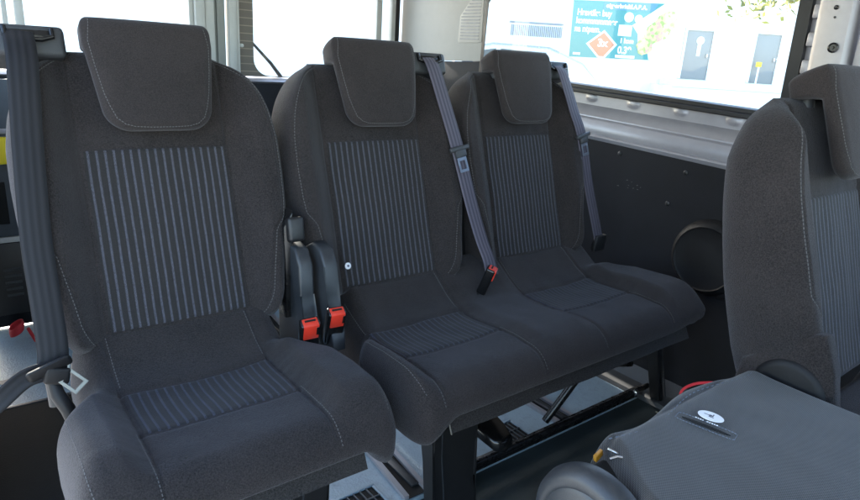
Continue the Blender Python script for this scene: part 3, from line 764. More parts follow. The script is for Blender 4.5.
lb = link('lap_belt', ribbon([PB(*p) - BASE for p in path], [(0, 0.3, 1), (0, 0.3, 1), (0.1, 0.3, 1), (0.2, 0.3, 1)], 0.034, 'belt_dark', 'lap_belt'), s1)
cc = PB(0.096, 0.004, 0.082)
g = G(); g.obox(cc, Vector((0.036, 0, 0.012)), Vector((-0.004, -0.004, 0.012)), NB * 0.010, 0.008, 3); g.obox(cc + Vector((0.010, -0.004, -0.016)), Vector((0.020, 0, -0.006)), Vector((0.004, 0, 0.016)), NB * 0.007, 0.006, 3)
g.build('tongue_grip', 'speaker_black', bl)
dd = Vector((0.55, -0.25, -0.60)).normalized(); nn = Vector((-0.1, -1, 0.35)).normalized(); ss = dd.cross(nn).normalized(); nn = ss.cross(dd).normalized()
g = G(); k = cc + Vector((0.032, -0.012, -0.028))
for sg in (-1, 1): g.obox(k + ss * sg * 0.0125, ss * 0.0030, dd * 0.019, nn * 0.0013, 0.0008, 1)
g.obox(k + dd * 0.018, ss * 0.0155, dd * 0.0035, nn * 0.0014, 0.0008, 1); g.obox(k - dd * 0.015, ss * 0.0155, dd * 0.0035, nn * 0.0014, 0.0008, 1)
for sg in (-1, 1): g.obox(k - dd * 0.024 + ss * sg * 0.018, (ss * sg + dd * -0.7).normalized() * 0.010, (dd + ss * sg * 0.7).normalized() * 0.0016, nn * 0.0012)
g.build('tongue_plate', 'cast_grey', bl)
g = G(); g.tube([PB(0.100, -0.02, 0.055), PB(0.104, -0.05, 0.060), PB(0.116, -0.08, 0.064), PB(0.122, -0.11, 0.06)], [0.010, 0.013, 0.013, 0.011], 10); g.build('belt_anchor', 'speaker_black', s1)
g = G(); g.disc(PB(0.122, -0.090, 0.085), NB, [(0, 0.006), (0.003, 0.006), (0.004, 0.003), (0.004, 0)], 12); g.build('anchor_bolt', 'steel', s1)
g = G(); g.tube([PB(0.100, 0.130, 0.0), PB(0.100, 0.10, 0.01), PB(0.102, 0.0, 0.01), PB(0.104, -0.08, 0.0)], [0.008, 0.012, 0.012, 0.012], 12); g.build('recliner_cover', 'black_plastic', s1)

def bracket(root, xc, y0, zt, zb_, w=0.034):
    """curved plastic cover of the backrest hinge"""
    side = [(y0 + 0.05, zt - 0.01), (y0 + 0.01, zt + 0.012), (y0 - 0.030, zt + 0.004), (y0 - 0.055, zt - 0.03), (y0 - 0.058, zt - 0.10), (y0 - 0.068, zb_ + 0.06), (y0 - 0.095, zb_ + 0.02), (y0 - 0.10, zb_ - 0.02), (y0 + 0.06, zb_ - 0.05), (y0 + 0.07, zt - 0.05)]
    g = G(); g.prism([(xc - w/2, y, z) for y, z in side], (w, 0, 0), 0.007, 3); return g.build('hinge_cover', 'grey_plastic', root, angle=50)
bracket(s1, 0.618, 1.27, 0.690, 0.475, 0.036)
g = G(); g.prism([(0.588, 1.26, 0.52), (0.606, 1.26, 0.52), (0.606, 1.26, 0.78), (0.588, 1.27, 0.74)], (0, 0.04, 0.0), 0.003); g.build('hinge_gap_plate', 'black_metal', s1)
g = G(); g.obox((0.612, 1.262, 0.735), (0.020, 0, 0), (0, 0.012, -0.004), (0, 0.006, 0.028), 0.008, 3); g.build('recline_lever', 'black_plastic', s1)
buckle(s1, (0.583, 1.13, 0.545), (-0.16, -0.42, 0.88), (-0.15, -0.90, -0.44), 1.2)
buckle(s1, (0.654, 1.14, 0.553), (-0.12, -0.42, 0.88), (-0.15, -0.90, -0.44), 1.15)

# --- double bench
BASE = Vector((1.215, 1.10, 0))
s2 = thing('bench_seat', BASE, 'double rear bench seat with two headrests on raised legs beside the side wall', 'van seat')
b2 = backrest(s2, 0.897, 0, 0.196); b3 = backrest(s2, 1.432, 0, 0.192)
cushion(s2, 0.680, 1.770, [0.893, 1.428])
valance(s2, 0.777, 1.715); seat_pan(s2, 0.76, 1.74)
pedestal(s2, 0.885, 0.985, 0.145, 0.12); pedestal(s2, 1.76, 1.00, 0.026, 0.40)
bracket(s2, 0.668, 1.245, 0.690, 0.485, 0.036)
g = G(); g.box((1.085, 1.325, 0.50), (1.245, 1.345, 0.76), 0.012, 3); g.build('hinge_gap_plate', 'black_plastic', s2)  # plate added between the two backrests to block sun slivers
g = G(); g.box((1.655, 1.335, 0.48), (1.742, 1.355, 0.74), 0.012, 3); g.build('hinge_gap_plate', 'black_plastic', s2)  # second plate added at the wall end, also blocks the sun
# diagonal strut, front tube, release handle below the cushion
g = G(); g.tube([(1.00, 1.062, 0.045), (1.90, 1.062, 0.045)], 0.010, 12); g.box((0.98, 1.075, 0.002), (1.90, 1.10, 0.030), 0.003); g.build('cross_bar', 'black_metal', s2)
g = G(); g.tube([(1.42, 1.12, 0.03), (1.62, 1.05, 0.345)], 0.013, 10); g.tube([(1.46, 1.14, 0.03), (1.70, 1.10, 0.345)], 0.008, 10); g.build('diagonal_strut', 'black_metal', s2)
g = G(); g.tube([(1.50, 1.16, 0.20), (1.86, 1.12, 0.12)], 0.014, 10); g.tube([(1.40, 1.22, 0.25), (1.72, 1.2, 0.30)], 0.018, 10); g.build('folding_linkage', 'black_metal', s2)
g = G(); g.disc((1.82, 1.055, 0.045), (-1, 0, 0), [(0, 0.012), (0.012, 0.012), (0.014, 0.008), (0.014, 0)], 12); g.build('bolt', 'steel', s2)
g = G(); g.disc((1.60, 1.02, 0.33), (0, -1, 0), [(0, 0.010), (0.008, 0.010), (0.010, 0.004), (0.010, 0)], 12); g.build('bolt', 'steel', s2)
g = G(); g.prism([(1.035, 1.34, 0.215), (1.040, 1.06, 0.150), (1.055, 0.985, 0.132), (1.080, 0.968, 0.130), (1.118, 0.980, 0.132), (1.130, 1.02, 0.140), (1.135, 1.30, 0.215)], (0, 0.006, 0.034), 0.008, 3); g.build('fold_handle', 'gloss_black', s2, angle=60)
# belts
def belt(root, cx, pts, tk, w=0.047):
    P_ = [PB(*p) + Vector((cx, 0, 0)) - BASE for p in pts]
    b = link('shoulder_belt', ribbon(P_, (1, 0, -0.1), w, 'belt', 'shoulder_belt'), root)
    i = tk; d = (P_[i+1] - P_[i]).normalized(); c = P_[i] + BASE + NB * 0.006
    tongue(b, c, d, NB, 1.05, 'tongue_metal')
    return b
belt(s2, 0.897, [(0.190, 0.618, 0.030), (0.194, 0.585, 0.045), (0.213, 0.48, 0.052), (0.235, 0.362, 0.056), (0.262, 0.20, 0.056), (0.275, 0.10, 0.066), (0.280, 0.045, 0.080), (0.272, 0.005, 0.095)], 3)
belt(s2, 1.432, [(0.190, 0.618, 0.030), (0.196, 0.585, 0.045), (0.222, 0.47, 0.050), (0.247, 0.385, 0.050), (0.284, 0.22, 0.028), (0.322, 0.07, 0.012), (0.338, 0.015, 0.004)], 3)
g = G(); g.obox((1.768, 1.265, 0.548), (0.028, 0, 0), (0, 0.010, 0), (0.004, 0, 0.028), 0.006, 2); g.build('belt_anchor', 'black_plastic', s2)
buckle(s2, (1.143, 1.15, 0.575), (0.10, -0.30, 0.90), (0.55, -0.75, -0.1), 0.9)
# pale round tag clipped to the middle backrest
g = G(); g.disc(pb(0.897, -0.130, 0.088, 0.004), NB, [(0, 0.0085), (0.002, 0.0085), (0.003, 0.007), (0.003, 0.0035), (0.0015, 0.003), (0.0015, 0)], 20); g.build('round_tag', 'white_label', s2)
g = G(); g.disc(pb(0.897, -0.130, 0.088, 0.006), NB, [(0, 0.003), (0.0012, 0.003), (0.0012, 0)], 12); g.build('tag_hole', 'ink', s2)

# --- upright seat on the right, one row nearer
DY = -0.905
BASE = Vector((1.425, 0.20, 0))
s3 = thing('passenger_seat', BASE, 'upright seat at the right edge, one row nearer, seen from its side', 'van seat')
b4 = backrest(s3, 1.425, DY, None)
def fold_skirt():
    g = G()
    pts = [(0.485, 0.560), (0.480, 0.605), (0.42, 0.655), (0.365, 0.700), (0.345, 0.705), (0.320, 0.640), (0.300, 0.56)]
    g.prism([(1.183, y, z) for y, z in pts], (0.035, 0, 0), 0.010, 3); return g.build('hinge_skirt', 'fabric', s3)
fold_skirt()
g = G(); g.disc((1.205, 0.385, 0.572), (-1, 0, 0), [(0, 0.070), (0.018, 0.069), (0.026, 0.063), (0.029, 0.053), (0.029, 0)], 48); g.build('recliner_cover', 'speaker_black', s3, angle=60)
BASE_keep = BASE.copy()
YF_old = YF
YF = YF + DY
ZT = [(y + DY, z) for y, z in ZT]
# a plain cushion out of sight below: same maker, shifted forward
def cushion_simple(root, xa, xb):
    def F(x, t): return 0.49 + 0.03 * sm(0.145, 0.21, abs(x - (xa + xb) / 2))
    v, f = pad(lambda t: xa + 0.038 * (1 - edge(t, 0.085)), lambda t: xb - 0.038 * (1 - edge(t, 0.085)), 0.0, 0.475, F, lambda x, t: 0.348, 0.425, 0.052, 0.065, 0.03, lambda x, t, n: Vector((x, YF + t, n)) - BASE, 60, 60)
    return link('seat_cushion', mesh('seat_cushion', v, f, 'fabric'), root)
cushion_simple(s3, 1.19, 1.70)
g = G(); g.box((1.25, 0.0, 0.0), (1.31, 0.40, 0.35), 0.01); g.build('leg', 'black_plastic', s3)
g = G(); g.box((1.60, 0.0, 0.0), (1.66, 0.40, 0.35), 0.01); g.build('leg', 'black_plastic', s3)

# --- folded seat in the foreground
BASE = Vector((0.93, 0.10, 0))
s4 = thing('folded_seat', BASE, 'seat with its backrest folded flat, grey twill back facing up in the foreground', 'van seat')
def folded():
    x0, x1, y0, y1 = 0.652, 1.176, -0.42, 0.478; nx, ny = 150, 220; verts, faces = [], []
    def left(y):       # outline pulled in at the near left hinge corner
        return 0.655 + 0.075 * sm(0.33, 0.47, y) ** 0.8
    def top(x, y):
        z = 0.600 + 0.003 * noise.noise(Vector((x * 5, y * 5, 3))) + 0.0012 * noise.noise(Vector((x * 16, y * 14, 8)))
        z += 0.006 * math.exp(-((y - 0.44) / 0.03) ** 2) * (0.5 + 0.5 * noise.noise(Vector((x * 12, 0, 1))))
        z -= 0.004 * math.exp(-((y - 0.452) / 0.005) ** 2)
        return z
    for j in range(ny + 1):
        v = j / ny; y = y0 + (y1 - y0) * (1 - (1 - v) ** 1.4)
        xl = left(y)
        xr = x1 - 0.03 * sm(0.44, 0.478, y)
        for i in range(nx + 1):
            q = 0.5 - 0.5 * math.cos(math.pi * i / nx); x = xl + (xr - xl) * q
            yy = y + 0.010 * math.sin(x * 21) * sm(0.3, 0.478, y)
            e = edge(min(x - xl, xr - x), 0.022) * edge(y1 - y, 0.024) * edge(y - y0, 0.03)
            verts.append(Vector((x, yy, 0.525 + (top(x, yy) - 0.525) * e)) - BASE)
    for j in range(ny):
        for i in range(nx): a = j * (nx + 1) + i; faces.append((a, a + 1, a + nx + 2, a + nx + 1))
    n0 = len(verts)
    # skirt down all round
    per = [i for i in range(nx + 1)] + [j * (nx + 1) + nx for j in range(1, ny + 1)] + [ny * (nx + 1) + i for i in range(nx - 1, -1, -1)] + [j * (nx + 1) for j in range(ny - 1, 0, -1)]
    low = []
    for p in per: low.append(len(verts)); q = verts[p]; verts.append(Vector((q.x, q.y, q.z - 0.045)))
    for k in range(len(per)): a, b = per[k], per[(k + 1) % len(per)]; faces.append((a, b, low[(k+1) % len(per)], low[k]))
    faces.append(tuple(low))
    return link('backrest', mesh('backrest', verts, faces, 'twill'), s4), top
fb, ftop = folded()
# stitched hem along the hinge edge and the two sides
sts = []
pts = [Vector((x, 0.447 + 0.010 * math.sin(x * 21), ftop(x, 0.45) + 0.003)) - BASE for x in [0.73 + 0.42 * k / 60 for k in range(61)]]
sts.append(stitches(pts, (0, 0, 1), step=0.013, ln=0.006, w=0.0005, h=0.0006))
for m_ in sts: m_.materials[0] = MATS['thread_blue']
# slit with its whip stitched surround, running diagonally
g = G()
sa, sb_ = Vector((0.882, 0.425, 0.6025)), Vector((0.898, 0.352, 0.6025)); d = (sb_ - sa); dn = d.normalized(); pn = Vector((dn.y, -dn.x, 0))
ring = []
for k in range(24):
    a = 2 * math.pi * k / 24; ring.append(sa + d * (0.5 + 0.5 * math.cos(a)) + pn * 0.0035 * math.sin(a))
g.prism(ring, (0, 0, 0.0012)); g.build('slit', 'dark_void', fb)
ring = []
for k in range(31): 
    a = 2 * math.pi * k / 30; ring.append(sa + d * 0.5 + d * 0.60 * max(-1, min(1, 1.25 * math.cos(a))) + pn * 0.012 * max(-1, min(1, 1.3 * math.sin(a))) + Vector((0, 0, 0.0015)) - BASE)
sts.append(stitches(ring, (0, 0, 1), step=0.005, ln=0.0034, w=0.0003)); merge(fb.data, sts)
# printed oval label with the little seated figure and a line of tiny lettering
lc = Vector((0.9215, 0.3975, 0.6045))
g = G(); ring = [lc + dn * 0.020 * math.cos(2*math.pi*k/40) + pn * 0.0145 * math.sin(2*math.pi*k/40) for k in range(40)]
g.prism(ring, (0, 0, 0.0008)); lbl = g.build('oval_label', 'white_label', fb)
g = G(); g.disc(lc + Vector((0.001, 0.001, 0.0008)), (0, 0, 1), [(0, 0.0028), (0.0004, 0.0028), (0.0004, 0)], 16)
g.obox(lc + Vector((-0.003, -0.002, 0.001)), dn * 0.004, pn * 0.0007, (0, 0, 0.0003)); g.obox(lc + Vector((0.004, -0.002, 0.001)), dn * 0.0008, pn * 0.004, (0, 0, 0.0003)); g.obox(lc + Vector((0.0, 0.006, 0.001)), dn * 0.005, pn * 0.0005, (0, 0, 0.0003))
g.build('printed_figure', 'ink', lbl)
g = G(); tc = lc + pn * 0.020
for k, wd in enumerate((3, 2, 3, 2, 0, 3, 2, 3, 2, 3)):
    if wd: g.obox(tc + dn * (-0.017 + 0.0036 * k), dn * wd * 0.00045, pn * 0.0011, (0, 0, 0.0003))
g.build('printed_lettering', 'white_label', lbl)
# hinge knuckle cap and what shows at the torn corner
g = G(); g.disc((0.664, 0.405, 0.500), (-1, 0, 0), [(0, 0.100), (0.010, 0.102), (0.022, 0.099), (0.032, 0.090), (0.037, 0.078), (0.034, 0.074), (0.038, 0.068), (0.042, 0.03), (0.042, 0)], 64); g.build('hinge_cap', 'grey_plastic', s4, angle=70)
g = G(); g.box((0.668, 0.34, 0.44), (0.74, 0.46, 0.565), 0.01); g.build('hinge_block', 'dark_void', s4)
g = G(); g.obox((0.712, 0.455, 0.578), (0.012, 0.003, 0), (0, 0.003, 0), (0, 0.001, 0.004), 0.001); g.build('yellow_tag', 'orange', s4)
g = G(); hk = [Vector((0.712, 0.442, 0.598)), Vector((0.722, 0.430, 0.592)), Vector((0.732, 0.424, 0.586)), Vector((0.728, 0.414, 0.590)), Vector((0.712, 0.424, 0.594)), Vector((0.704, 0.430, 0.590))]
g.tube(hk, 0.0022, 8); g.build('wire_hook', 'steel', s4)
# lower cushion and legs under it
YFk = YF; YF = -0.10
def cushion_low():
    def F(x, t): return 0.50
    v, f = pad(lambda t: 0.68, lambda t: 1.16, 0.0, 0.46, F, lambda x, t: 0.36, 0.43, 0.05, 0.06, 0.04, lambda x, t, n: Vector((x, -0.10 + t, n)) - BASE, 50, 50)
    return link('seat_cushion', mesh('seat_cushion', v, f, 'fabric'), s4)
cushion_low()
for x in (0.72, 1.08):
    g = G(); g.box((x, -0.05, 0.0), (x + 0.06, 0.36, 0.36), 0.01); g.build('leg', 'black_plastic', s4)
# red pull strap looping out behind the hinge
path = [(1.205, 0.55, 0.506), (1.175, 0.572, 0.495), (1.152, 0.580, 0.470), (1.150, 0.575, 0.445), (1.160, 0.555, 0.43)]
path = [(1.15, 0.492, 0.552), (1.15, 0.530, 0.534), (1.15, 0.556, 0.512), (1.15, 0.566, 0.492), (1.15, 0.560, 0.476), (1.15, 0.545, 0.468)]
rs = link('pull_strap', ribbon([Vector(p) - BASE for p in path], [(0.3, 0.6, 0.8)] * 6, 0.0055, 'belt', 'pull_strap'), s4); rs.data.materials[0] = MATS['red_strap']

# ------------------------------------------------------------------ on the cargo floor
def rail(x, dx, label):
    global BASE
    BASE = Vector((x, 1.9, 0)); r_ = thing('floor_rail', BASE, label, 'seat rail', 'seat rails in the van floor')
    def X(y): return x + dx * (y - 1.2)
    for w0, w1, z, mt, nm in ((-0.042, -0.026, 0.012, 'silver_paint', 'rail_lip'), (0.026, 0.040, 0.012, 'silver_paint', 'rail_lip'), (-0.026, 0.026, 0.003, 'dark_void', 'rail_channel')):
        g = G(); g.prism([(X(1.09) + w0, 1.09, 0.001), (X(1.09) + w1, 1.09, 0.001), (X(1.09) + w1, 1.09, z), (X(1.09) + w0, 1.09, z)], (dx * 1.6, 1.6, 0), 0.0 if nm == 'rail_channel' else 0.003)
        o = g.build(nm, mt, r_)
    g = G(); g.box((X(1.25) - 0.012, 1.12, 0.004), (X(1.25) + 0.012, 1.30, 0.012), 0.003); g.build('rail_slider', 'grey_plastic', r_)
MATS['rail_paint'] = MATS['silver_paint']
rail(0.895, 0.10, 'floor rail between the single seat and the bench legs')
rail(1.52, 0.0, 'floor rail under the right half of the bench')
def vent(x0, x1, y0, y1, label):
    global BASE
    BASE = Vector(((x0 + x1) / 2, (y0 + y1) / 2, 0)); v = thing('floor_vent', BASE, label, 'air vent', 'air vents in the van floor')
    g = G(); t = 0.008
    g.box((x0 - t, y0 - t, 0.001), (x1 + t, y0, 0.007), 0.0015); g.box((x0 - t, y1, 0.001), (x1 + t, y1 + t, 0.007), 0.0015)
    g.box((x0 - t, y0 + 0.0005, 0.001), (x0, y1 - 0.0005, 0.0065), 0.0015); g.box((x1, y0 + 0.0005, 0.001), (x1 + t, y1 - 0.0005, 0.0065), 0.0015)
    g.build('vent_frame', 'vinyl', v)
    g = G(); g.box((x0, y0, 0.0008), (x1, y1, 0.002)); g.build('vent_hole', 'dark_void', v)
    g = G()
    for k in range(1, 5):
        x = x0 + (x1 - x0) * k / 5; g.box((x - 0.0016, y0, 0.0024), (x + 0.0016, y1, 0.0058))
    g.box((x0, (y0 + y1) / 2 - 0.0016, 0.0026), (x1, (y0 + y1) / 2 + 0.0016, 0.0064)); g.build('vent_bars', 'door_trim', v)
vent(1.270, 1.352, 1.122, 1.210, 'small black air vent in the floor under the bench')
vent(0.700, 0.800, 1.105, 1.185, 'small black air vent in the floor beside the single seat')
BASE = Vector((0.12, 1.6, 0)); t_ = thing('dark_floor_sheet', BASE, 'dark sheet on the floor to the left of the single seat', 'mat')
g = G(); g.box((-0.02, 1.09, 0.0015), (0.33, 2.10, 0.009), 0.003); g.build('sheet_main', 'dark_floor', t_)  # dark sheet covering the left part of the cargo floor
g = G(); g.box((-0.02, 2.1005, 0.0015), (0.33, 2.115, 0.011), 0.003); g.build('sheet_edge', 'seal', t_)
# recessed ring at the far left of the floor, red webbing tab
BASE = Vector((0.08, 2.28, 0)); t_ = thing('floor_anchor', BASE, 'recessed floor anchor in the pale cargo floor at the far left', 'anchor')
g = G(); g.box((0.00, 2.27, 0.0008), (0.105, 2.33, 0.006), 0.002); g.build('anchor_plate', 'vinyl', t_)
g = G(); g.box((0.02, 2.282, 0.0065), (0.092, 2.312, 0.008)); g.build('anchor_recess', 'door_trim', t_)
BASE = Vector((0.13, 2.45, 0)); t_ = thing('red_webbing_tab', BASE, 'small red webbing loop lying at the far left behind the single seat', 'strap')
ring = [Vector((0.125 + 0.024 * math.cos(a), 2.60 + 0.03 * math.sin(a), 0.068 + 0.015 * math.cos(a))) - BASE for a in [math.pi * 2 * k / 10 for k in range(11)]]
o = link('webbing_loop', ribbon(ring, [(0, 0.2, 1)] * 11, 0.028, 'belt', 'webbing_loop'), t_); o.data.materials[0] = MATS['red_strap']
g = G(); g.tube([(0.16, 2.60, 0.06), (0.18, 2.60, 0.001)], 0.006, 8); g.build('webbing_end', 'red_strap', t_)

# ------------------------------------------------------------------ outside
BASE = Vector((0, 0, 0))
g = G(); g.box((-60, -40, -0.62), (90, 90, -0.60)); o = g.build('ground', 'paving'); o['kind'] = 'structure'
HF = Vector((0.598, 0.745, 0)).normalized(); HR = Vector((HF.y, -HF.x, 0)); DW = 27.0; KW = DW / 25.0
def WP(s, z, off=0.0):
    """a point on the facade: s metres along it, z as surveyed; off towards the van"""
    return HF * (DW - off) + HR * (s * KW) + Vector((0, 0, 1.13 + (z - 1.13) * KW))
def wall_rect(g, s0, z0, s1, z1, o0, o1, bev=0.0):
    a = WP(s0, z0, o0); b = WP(s1, z1, o1); c = (a + b) / 2
    g.obox(c, HR * abs(s1 - s0) * KW / 2, HF * abs(o1 - o0) / 2, (0, 0, abs(z1 - z0) * KW / 2), bev)
BASE = WP(8, 1.13); BASE.z = -0.6
bd = thing('white_building', BASE, 'long white rendered building across the yard with two grey doors and a louvred opening', 'building')
g = G(); a = WP(-25, -0.45, 0); 
wall_rect(g, -25, -0.45, 34, 6.6, 0, -6); g.build('wall', 'render_wall', bd)
g = G(); wall_rect(g, -25, 6.6, 34, 6.9, 0.4, -6.3); g.build('roof', 'paving', bd)
for s0, s1, z0, z1 in ((9.17, 10.14, 0.95, 2.70), (11.80, 12.70, 0.95, 2.72)):
    g = G(); wall_rect(g, s0, z0, s1, z1, -0.02, 0.05, 0.01); dr = g.build('door', 'wall_door', bd)
    g = G()
    for aa in ((s0 - 0.09, z0, s0 - 0.01, z1 + 0.10), (s1 + 0.01, z0, s1 + 0.09, z1 + 0.10), (s0, z1 + 0.02, s1, z1 + 0.10)): wall_rect(g, *aa, 0.0, 0.09)
    g.build('door_frame', 'render_wall', dr)
    g = G(); wall_rect(g, s1 - 0.14, z0 + 0.8, s1 - 0.08, z0 + 0.95, 0.055, 0.10, 0.01); g.build('handle', 'steel', dr)
g = G(); wall_rect(g, 9.62, 1.80, 9.76, 2.30, 0.056, 0.07, 0.01); g.disc(WP(9.70, 2.36, 0.056), -HF, [(0, 0.16), (0.02, 0.16), (0.02, 0)], 20); g.build('door_decal', 'banner_white', bd)
g = G(); wall_rect(g, 8.4, 0.66, 14.2, 0.92, 0.0, 1.6, 0.02)
for k in range(4): wall_rect(g, 8.4 - 0.3 * k - 0.3, -0.45, 8.4 - 0.3 * k - 0.002, 0.70 - 0.28 * k, 0.002, 1.6)
wall_rect(g, 8.4, -0.45, 14.2, 0.655, 0.0, 1.5); g.build('raised_step', 'render_wall', bd)
g = G(); wall_rect(g, 2.48, 2.10, 4.45, 2.62, 0.0, 0.03); gr = g.build('louvre_panel', 'banner_white', bd)
g = G()
for k in range(27): s = 2.52 + 1.9 * k / 26; wall_rect(g, s, 2.13, s + 0.035, 2.52, 0.035, 0.07)
wall_rect(g, 2.45, 2.58, 4.48, 2.64, 0.032, 0.09); g.build('louvre_bars', 'grille_grey', gr)
BASE = WP(11.93, 0.95); bp = thing('white_post', BASE, 'white post with a yellow cap in front of the right hand grey door', 'post')
g = G(); g.tube([WP(11.93, 0.93, 0.4), WP(11.93, 1.55, 0.4)], 0.035, 10); g.build('shaft', 'banner_white', bp)
g = G(); wall_rect(g, 11.82, 1.54, 12.00, 1.72, 0.33, 0.47, 0.02); g.build('cap', 'yellow_plastic', bp)
BASE = WP(12.9, 0.95); bp = thing('handrail', BASE, 'white tubular handrail at the right end of the raised step', 'railing')
g = G()
for s in (12.35, 12.95): g.tube([WP(s, 0.93, 0.9), WP(s, 1.85, 0.9)], 0.03, 8)
g.tube([WP(12.30, 1.85, 0.9), WP(13.2, 1.85, 0.9)], 0.03, 8); g.tube([WP(12.30, 1.4, 0.9), WP(13.2, 1.4, 0.9)], 0.02, 8); g.build('rail', 'render_wall', bp)
# banner
BASE = WP(6.9, 2.5); bn = thing('advertising_banner', BASE, 'teal advertising banner with white lettering, an orange diamond and food photo on the white wall', 'banner')
g = G()
P_ = [(4.73, 3.53), (9.00, 3.60), (7.00, 1.50), (4.80, 1.47)]
g.prism([WP(s, z, 0.03) for s, z in [(4.73, 3.53), (9.05, 3.60), (9.05, 1.58), (4.80, 1.47)]], -HF * 0.03); g.build('banner_sheet', 'banner_white', bn)
g = G(); g.prism([WP(s, z, 0.065) for s, z in [(4.75, 3.51), (8.15, 3.57), (7.05, 2.75), (7.30, 2.45), (7.35, 2.05), (7.75, 1.85), (7.85, 1.55), (4.82, 1.49)]], -HF * 0.012); g.build('teal_field', 'teal', bn)
g = G(); g.prism([WP(s, z, 0.080) for s, z in [(5.90, 3.50), (7.90, 3.56), (7.75, 3.28), (5.88, 3.24)]], -HF * 0.006); g.build('blue_strip', 'banner_blue', bn)
g = G(); g.prism([WP(s, z, 0.080) for s, z in [(6.03, 2.52), (6.58, 2.02), (6.18, 1.52), (5.90, 1.52), (5.40, 2.0)]], -HF * 0.004); g.build('diamond_border', 'banner_white', bn)
g = G(); g.prism([WP(s, z, 0.088) for s, z in [(6.03, 2.43), (6.48, 2.01), (6.12, 1.57), (5.94, 1.57), (5.50, 2.0)]], -HF * 0.004); g.build('diamond', 'banner_red', bn)
random.seed(5)
fp = []
for k in range(26):
    a = 2 * math.pi * k / 26; ra = 1.0 + 0.12 * random.uniform(-1, 1)
    u = 0.78 * math.cos(a) * ra; v = 0.40 * math.sin(a) * ra
    fp.append((8.12 + u * 0.62 - v * 0.72, 2.68 + u * 0.72 + v * 0.62))
g = G(); g.prism([WP(s, z, 0.070) for s, z in fp], -HF * 0.01)
fp = [(7.62 + 0.30 * math.cos(2*math.pi*k/14) * (1 + 0.1 * math.sin(3*k)), 2.05 + 0.34 * math.sin(2*math.pi*k/14) * (1 + 0.1 * math.cos(2*k))) for k in range(14)]
g.prism([WP(s, z, 0.085) for s, z in fp], -HF * 0.01); g.build('food_picture', 'food', bn)
def text(body, s, z, size, off=0.085, mat='banner_white', name='lettering', xs=1.0):
    cu = bpy.data.curves.new(name, 'FONT'); cu.body = body; cu.size = size * KW; cu.extrude = 0.002; cu.offset = 0.012
    cu.materials.append(MATS[mat]); tmp = bpy.data.objects.new(name, cu); COL.objects.link(tmp); bpy.context.view_layer.update()
    me = bpy.data.meshes.new_from_object(tmp.evaluated_get(bpy.context.evaluated_depsgraph_get())); bpy.data.objects.remove(tmp)
    o = bpy.data.objects.new(name, me); COL.objects.link(o); o.parent = bn
    m_ = Matrix((HR, Vector((0, 0, 1)), -HF)).transposed().to_4x4(); m_.translation = WP(s, z, off) - BASE
    o.matrix_local = m_ @ Matrix.Diagonal((xs, 1, 1, 1)); return o
text('Hravtike buy', 4.93, 3.00, 0.31, xs=0.80); text('kommmmmner', 4.92, 2.71, 0.31, xs=0.80); text('na ntpam.', 4.90, 2.42, 0.31, xs=0.80)
text('oigaerbrieltl.A.B.A.', 5.98, 3.32, 0.20, 0.092)
text('3x', 5.83, 1.93, 0.38, 0.095)
text('0,39', 6.62, 1.72, 0.36, xs=0.85); text('1 kom', 6.66, 2.10, 0.24, xs=0.85)
for s, z, r in ((6.88, 3.02, 0.19), (7.25, 2.98, 0.16)):
    g = G(); g.disc(WP(s, z, 0.080), -HF, [(0, r), (0.012, r), (0.012, 0)], 20); g.build('round_badge', 'banner_white', bn)
for q in ((6.55, 2.35, 7.05, 2.74), (4.95, 1.58, 5.22, 1.66), (6.56, 1.56, 7.3, 1.66)):
    g = G(); wall_rect(g, q[0], q[1], q[2], q[3], 0.080, 0.092); g.build('white_block', 'banner_white', bn)

# parked car beyond, mostly hidden behind the right headrest
def car():
    global BASE
    o = HF * 14.5 + HR * 1.30; BASE = Vector((o.x, o.y, -0.6))
    c = thing('parked_car', BASE, 'grey blue parked car in the yard, only its roof showing beside the right belt guide', 'car')
    ax = HR; ay = HF; L, Wd = 4.2, 1.75
    def cp(u, v, z): return BASE + ax * u * 1.25 + ay * v + Vector((0, 0, z * 1.25))
    side = [(-2.1, 0.35), (-2.12, 0.70), (-2.0, 0.95), (-1.0, 1.05), (0.9, 1.08), (1.9, 0.98), (2.1, 0.75), (2.08, 0.35)]
    g = G(); g.prism([cp(u, -Wd/2, z) for u, z in side], ay * Wd, 0.05, 3); g.build('body', 'car_paint', c)
    cab = [(-1.1, 1.03), (-0.65, 1.60), (-0.2, 1.70), (0.75, 1.68), (1.35, 1.45), (1.75, 1.03)]
    g = G(); g.prism([cp(u, -Wd/2 + 0.12, z) for u, z in cab], ay * (Wd - 0.24), 0.06, 3); rf = g.build('cabin', 'car_paint', c)
    for sgn in (-1, 1):
        g = G(); v = sgn * (Wd/2 - 0.115)
        for q in ([(-0.9, 1.12), (-0.58, 1.52), (-0.15, 1.60), (-0.15, 1.12)], [(-0.07, 1.12), (-0.07, 1.60), (0.7, 1.58), (0.75, 1.12)]): g.prism([cp(u, v, z) for u, z in q], ay * 0.01 * sgn)
        g.build('side_window', 'car_glass', rf)
    for u in (-1.3, 1.3):
        for v in (-Wd/2 + 0.08, Wd/2 - 0.08):
            g = G(); g.disc(cp(u, v - 0.1, 0.32), ay, [(0, 0.24), (0.01, 0.31), (0.19, 0.31), (0.20, 0.24), (0.2, 0)], 28); w = g.build('wheel', 'tyre', c)
            g = G(); g.disc(cp(u, v - 0.11, 0.32), ay, [(0, 0.19), (0.22, 0.19), (0.22, 0)], 20); g.build('rim', 'steel', w)
car()

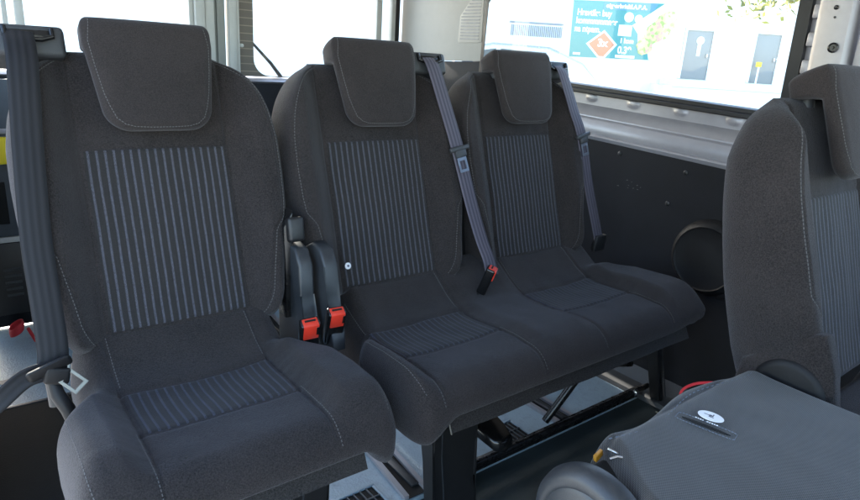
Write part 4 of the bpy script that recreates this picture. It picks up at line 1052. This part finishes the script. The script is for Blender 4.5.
def tree(base, h, crown_c, crown_r, n, label, mats=('leaf',), ls=0.06, seed=1, holes=0.25):
    global BASE
    random.seed(seed); BASE = Vector(base); t = thing('tree', BASE, label, 'tree')
    cc_ = Vector(crown_c)
    g = G(); top = Vector((cc_.x, cc_.y, cc_.z)); m1 = BASE.lerp(top, 0.5) + Vector((0.1, -0.1, 0))
    g.tube([BASE, BASE.lerp(top, 0.25), m1, BASE.lerp(top, 0.8), top], [0.16, 0.13, 0.11, 0.07, 0.03], 10)
    tips = []
    for k in range(16):
        a = random.uniform(0, 2*math.pi); e = random.uniform(-0.5, 1.0)
        tip = cc_ + Vector((math.cos(a) * crown_r[0], math.sin(a) * crown_r[1], e * crown_r[2])) * random.uniform(0.55, 0.95)
        st = BASE.lerp(top, random.uniform(0.5, 0.95)); g.tube([st, st.lerp(tip, 0.5) + Vector((0, 0, 0.12)), tip], [0.035, 0.022, 0.008], 6); tips.append(tip)
    g.build('trunk', 'bark', t)
    for mi, mt in enumerate(mats):
        verts, faces = [], []
        clumps = [random.choice(tips) + Vector([random.gauss(0, 0.3 * r) for r in crown_r]) for _ in range(90)]
        for k in range(n // len(mats)):
            c = random.choice(clumps) + Vector([random.gauss(0, 0.16) for _ in range(3)])
            d1 = Vector([random.gauss(0, 1) for _ in range(3)]).normalized(); d2 = d1.orthogonal().normalized(); s = ls * random.uniform(0.6, 1.3)
            b = len(verts); verts += [c - d1 * s - BASE, c + d2 * s * 0.5 - BASE, c + d1 * s - BASE, c - d2 * s * 0.5 - BASE]; faces.append((b, b+1, b+2, b+3))
        link('crown' if mi == 0 else 'yellow_leaves', mesh('crown', verts, faces, mt, smooth=False), t)
def dirpt(u, v, dist):
    d = m3 @ Vector(((u - 430) / 620, -(v - 250) / 620, -1)); return Vector((0, 0, 1.13)) + d.normalized() * dist
# crowns surveyed as positions in the yard
tree((12.15, 3.95, -0.6), 5, (11.25, 4.68, 2.85), (0.70, 0.70, 0.62), 5000, 'leafy tree at the right of the yard whose low branch dips into the window', ('leaf', 'leaf_yellow'), 0.075, 3)
tree((10.9, 14.0, -0.6), 5, (12.15, 13.05, 3.65), (1.1, 1.1, 0.85), 5000, 'green tree at the left edge of the side window beside the louvres', ('leaf', 'leaf_yellow'), 0.09, 8)
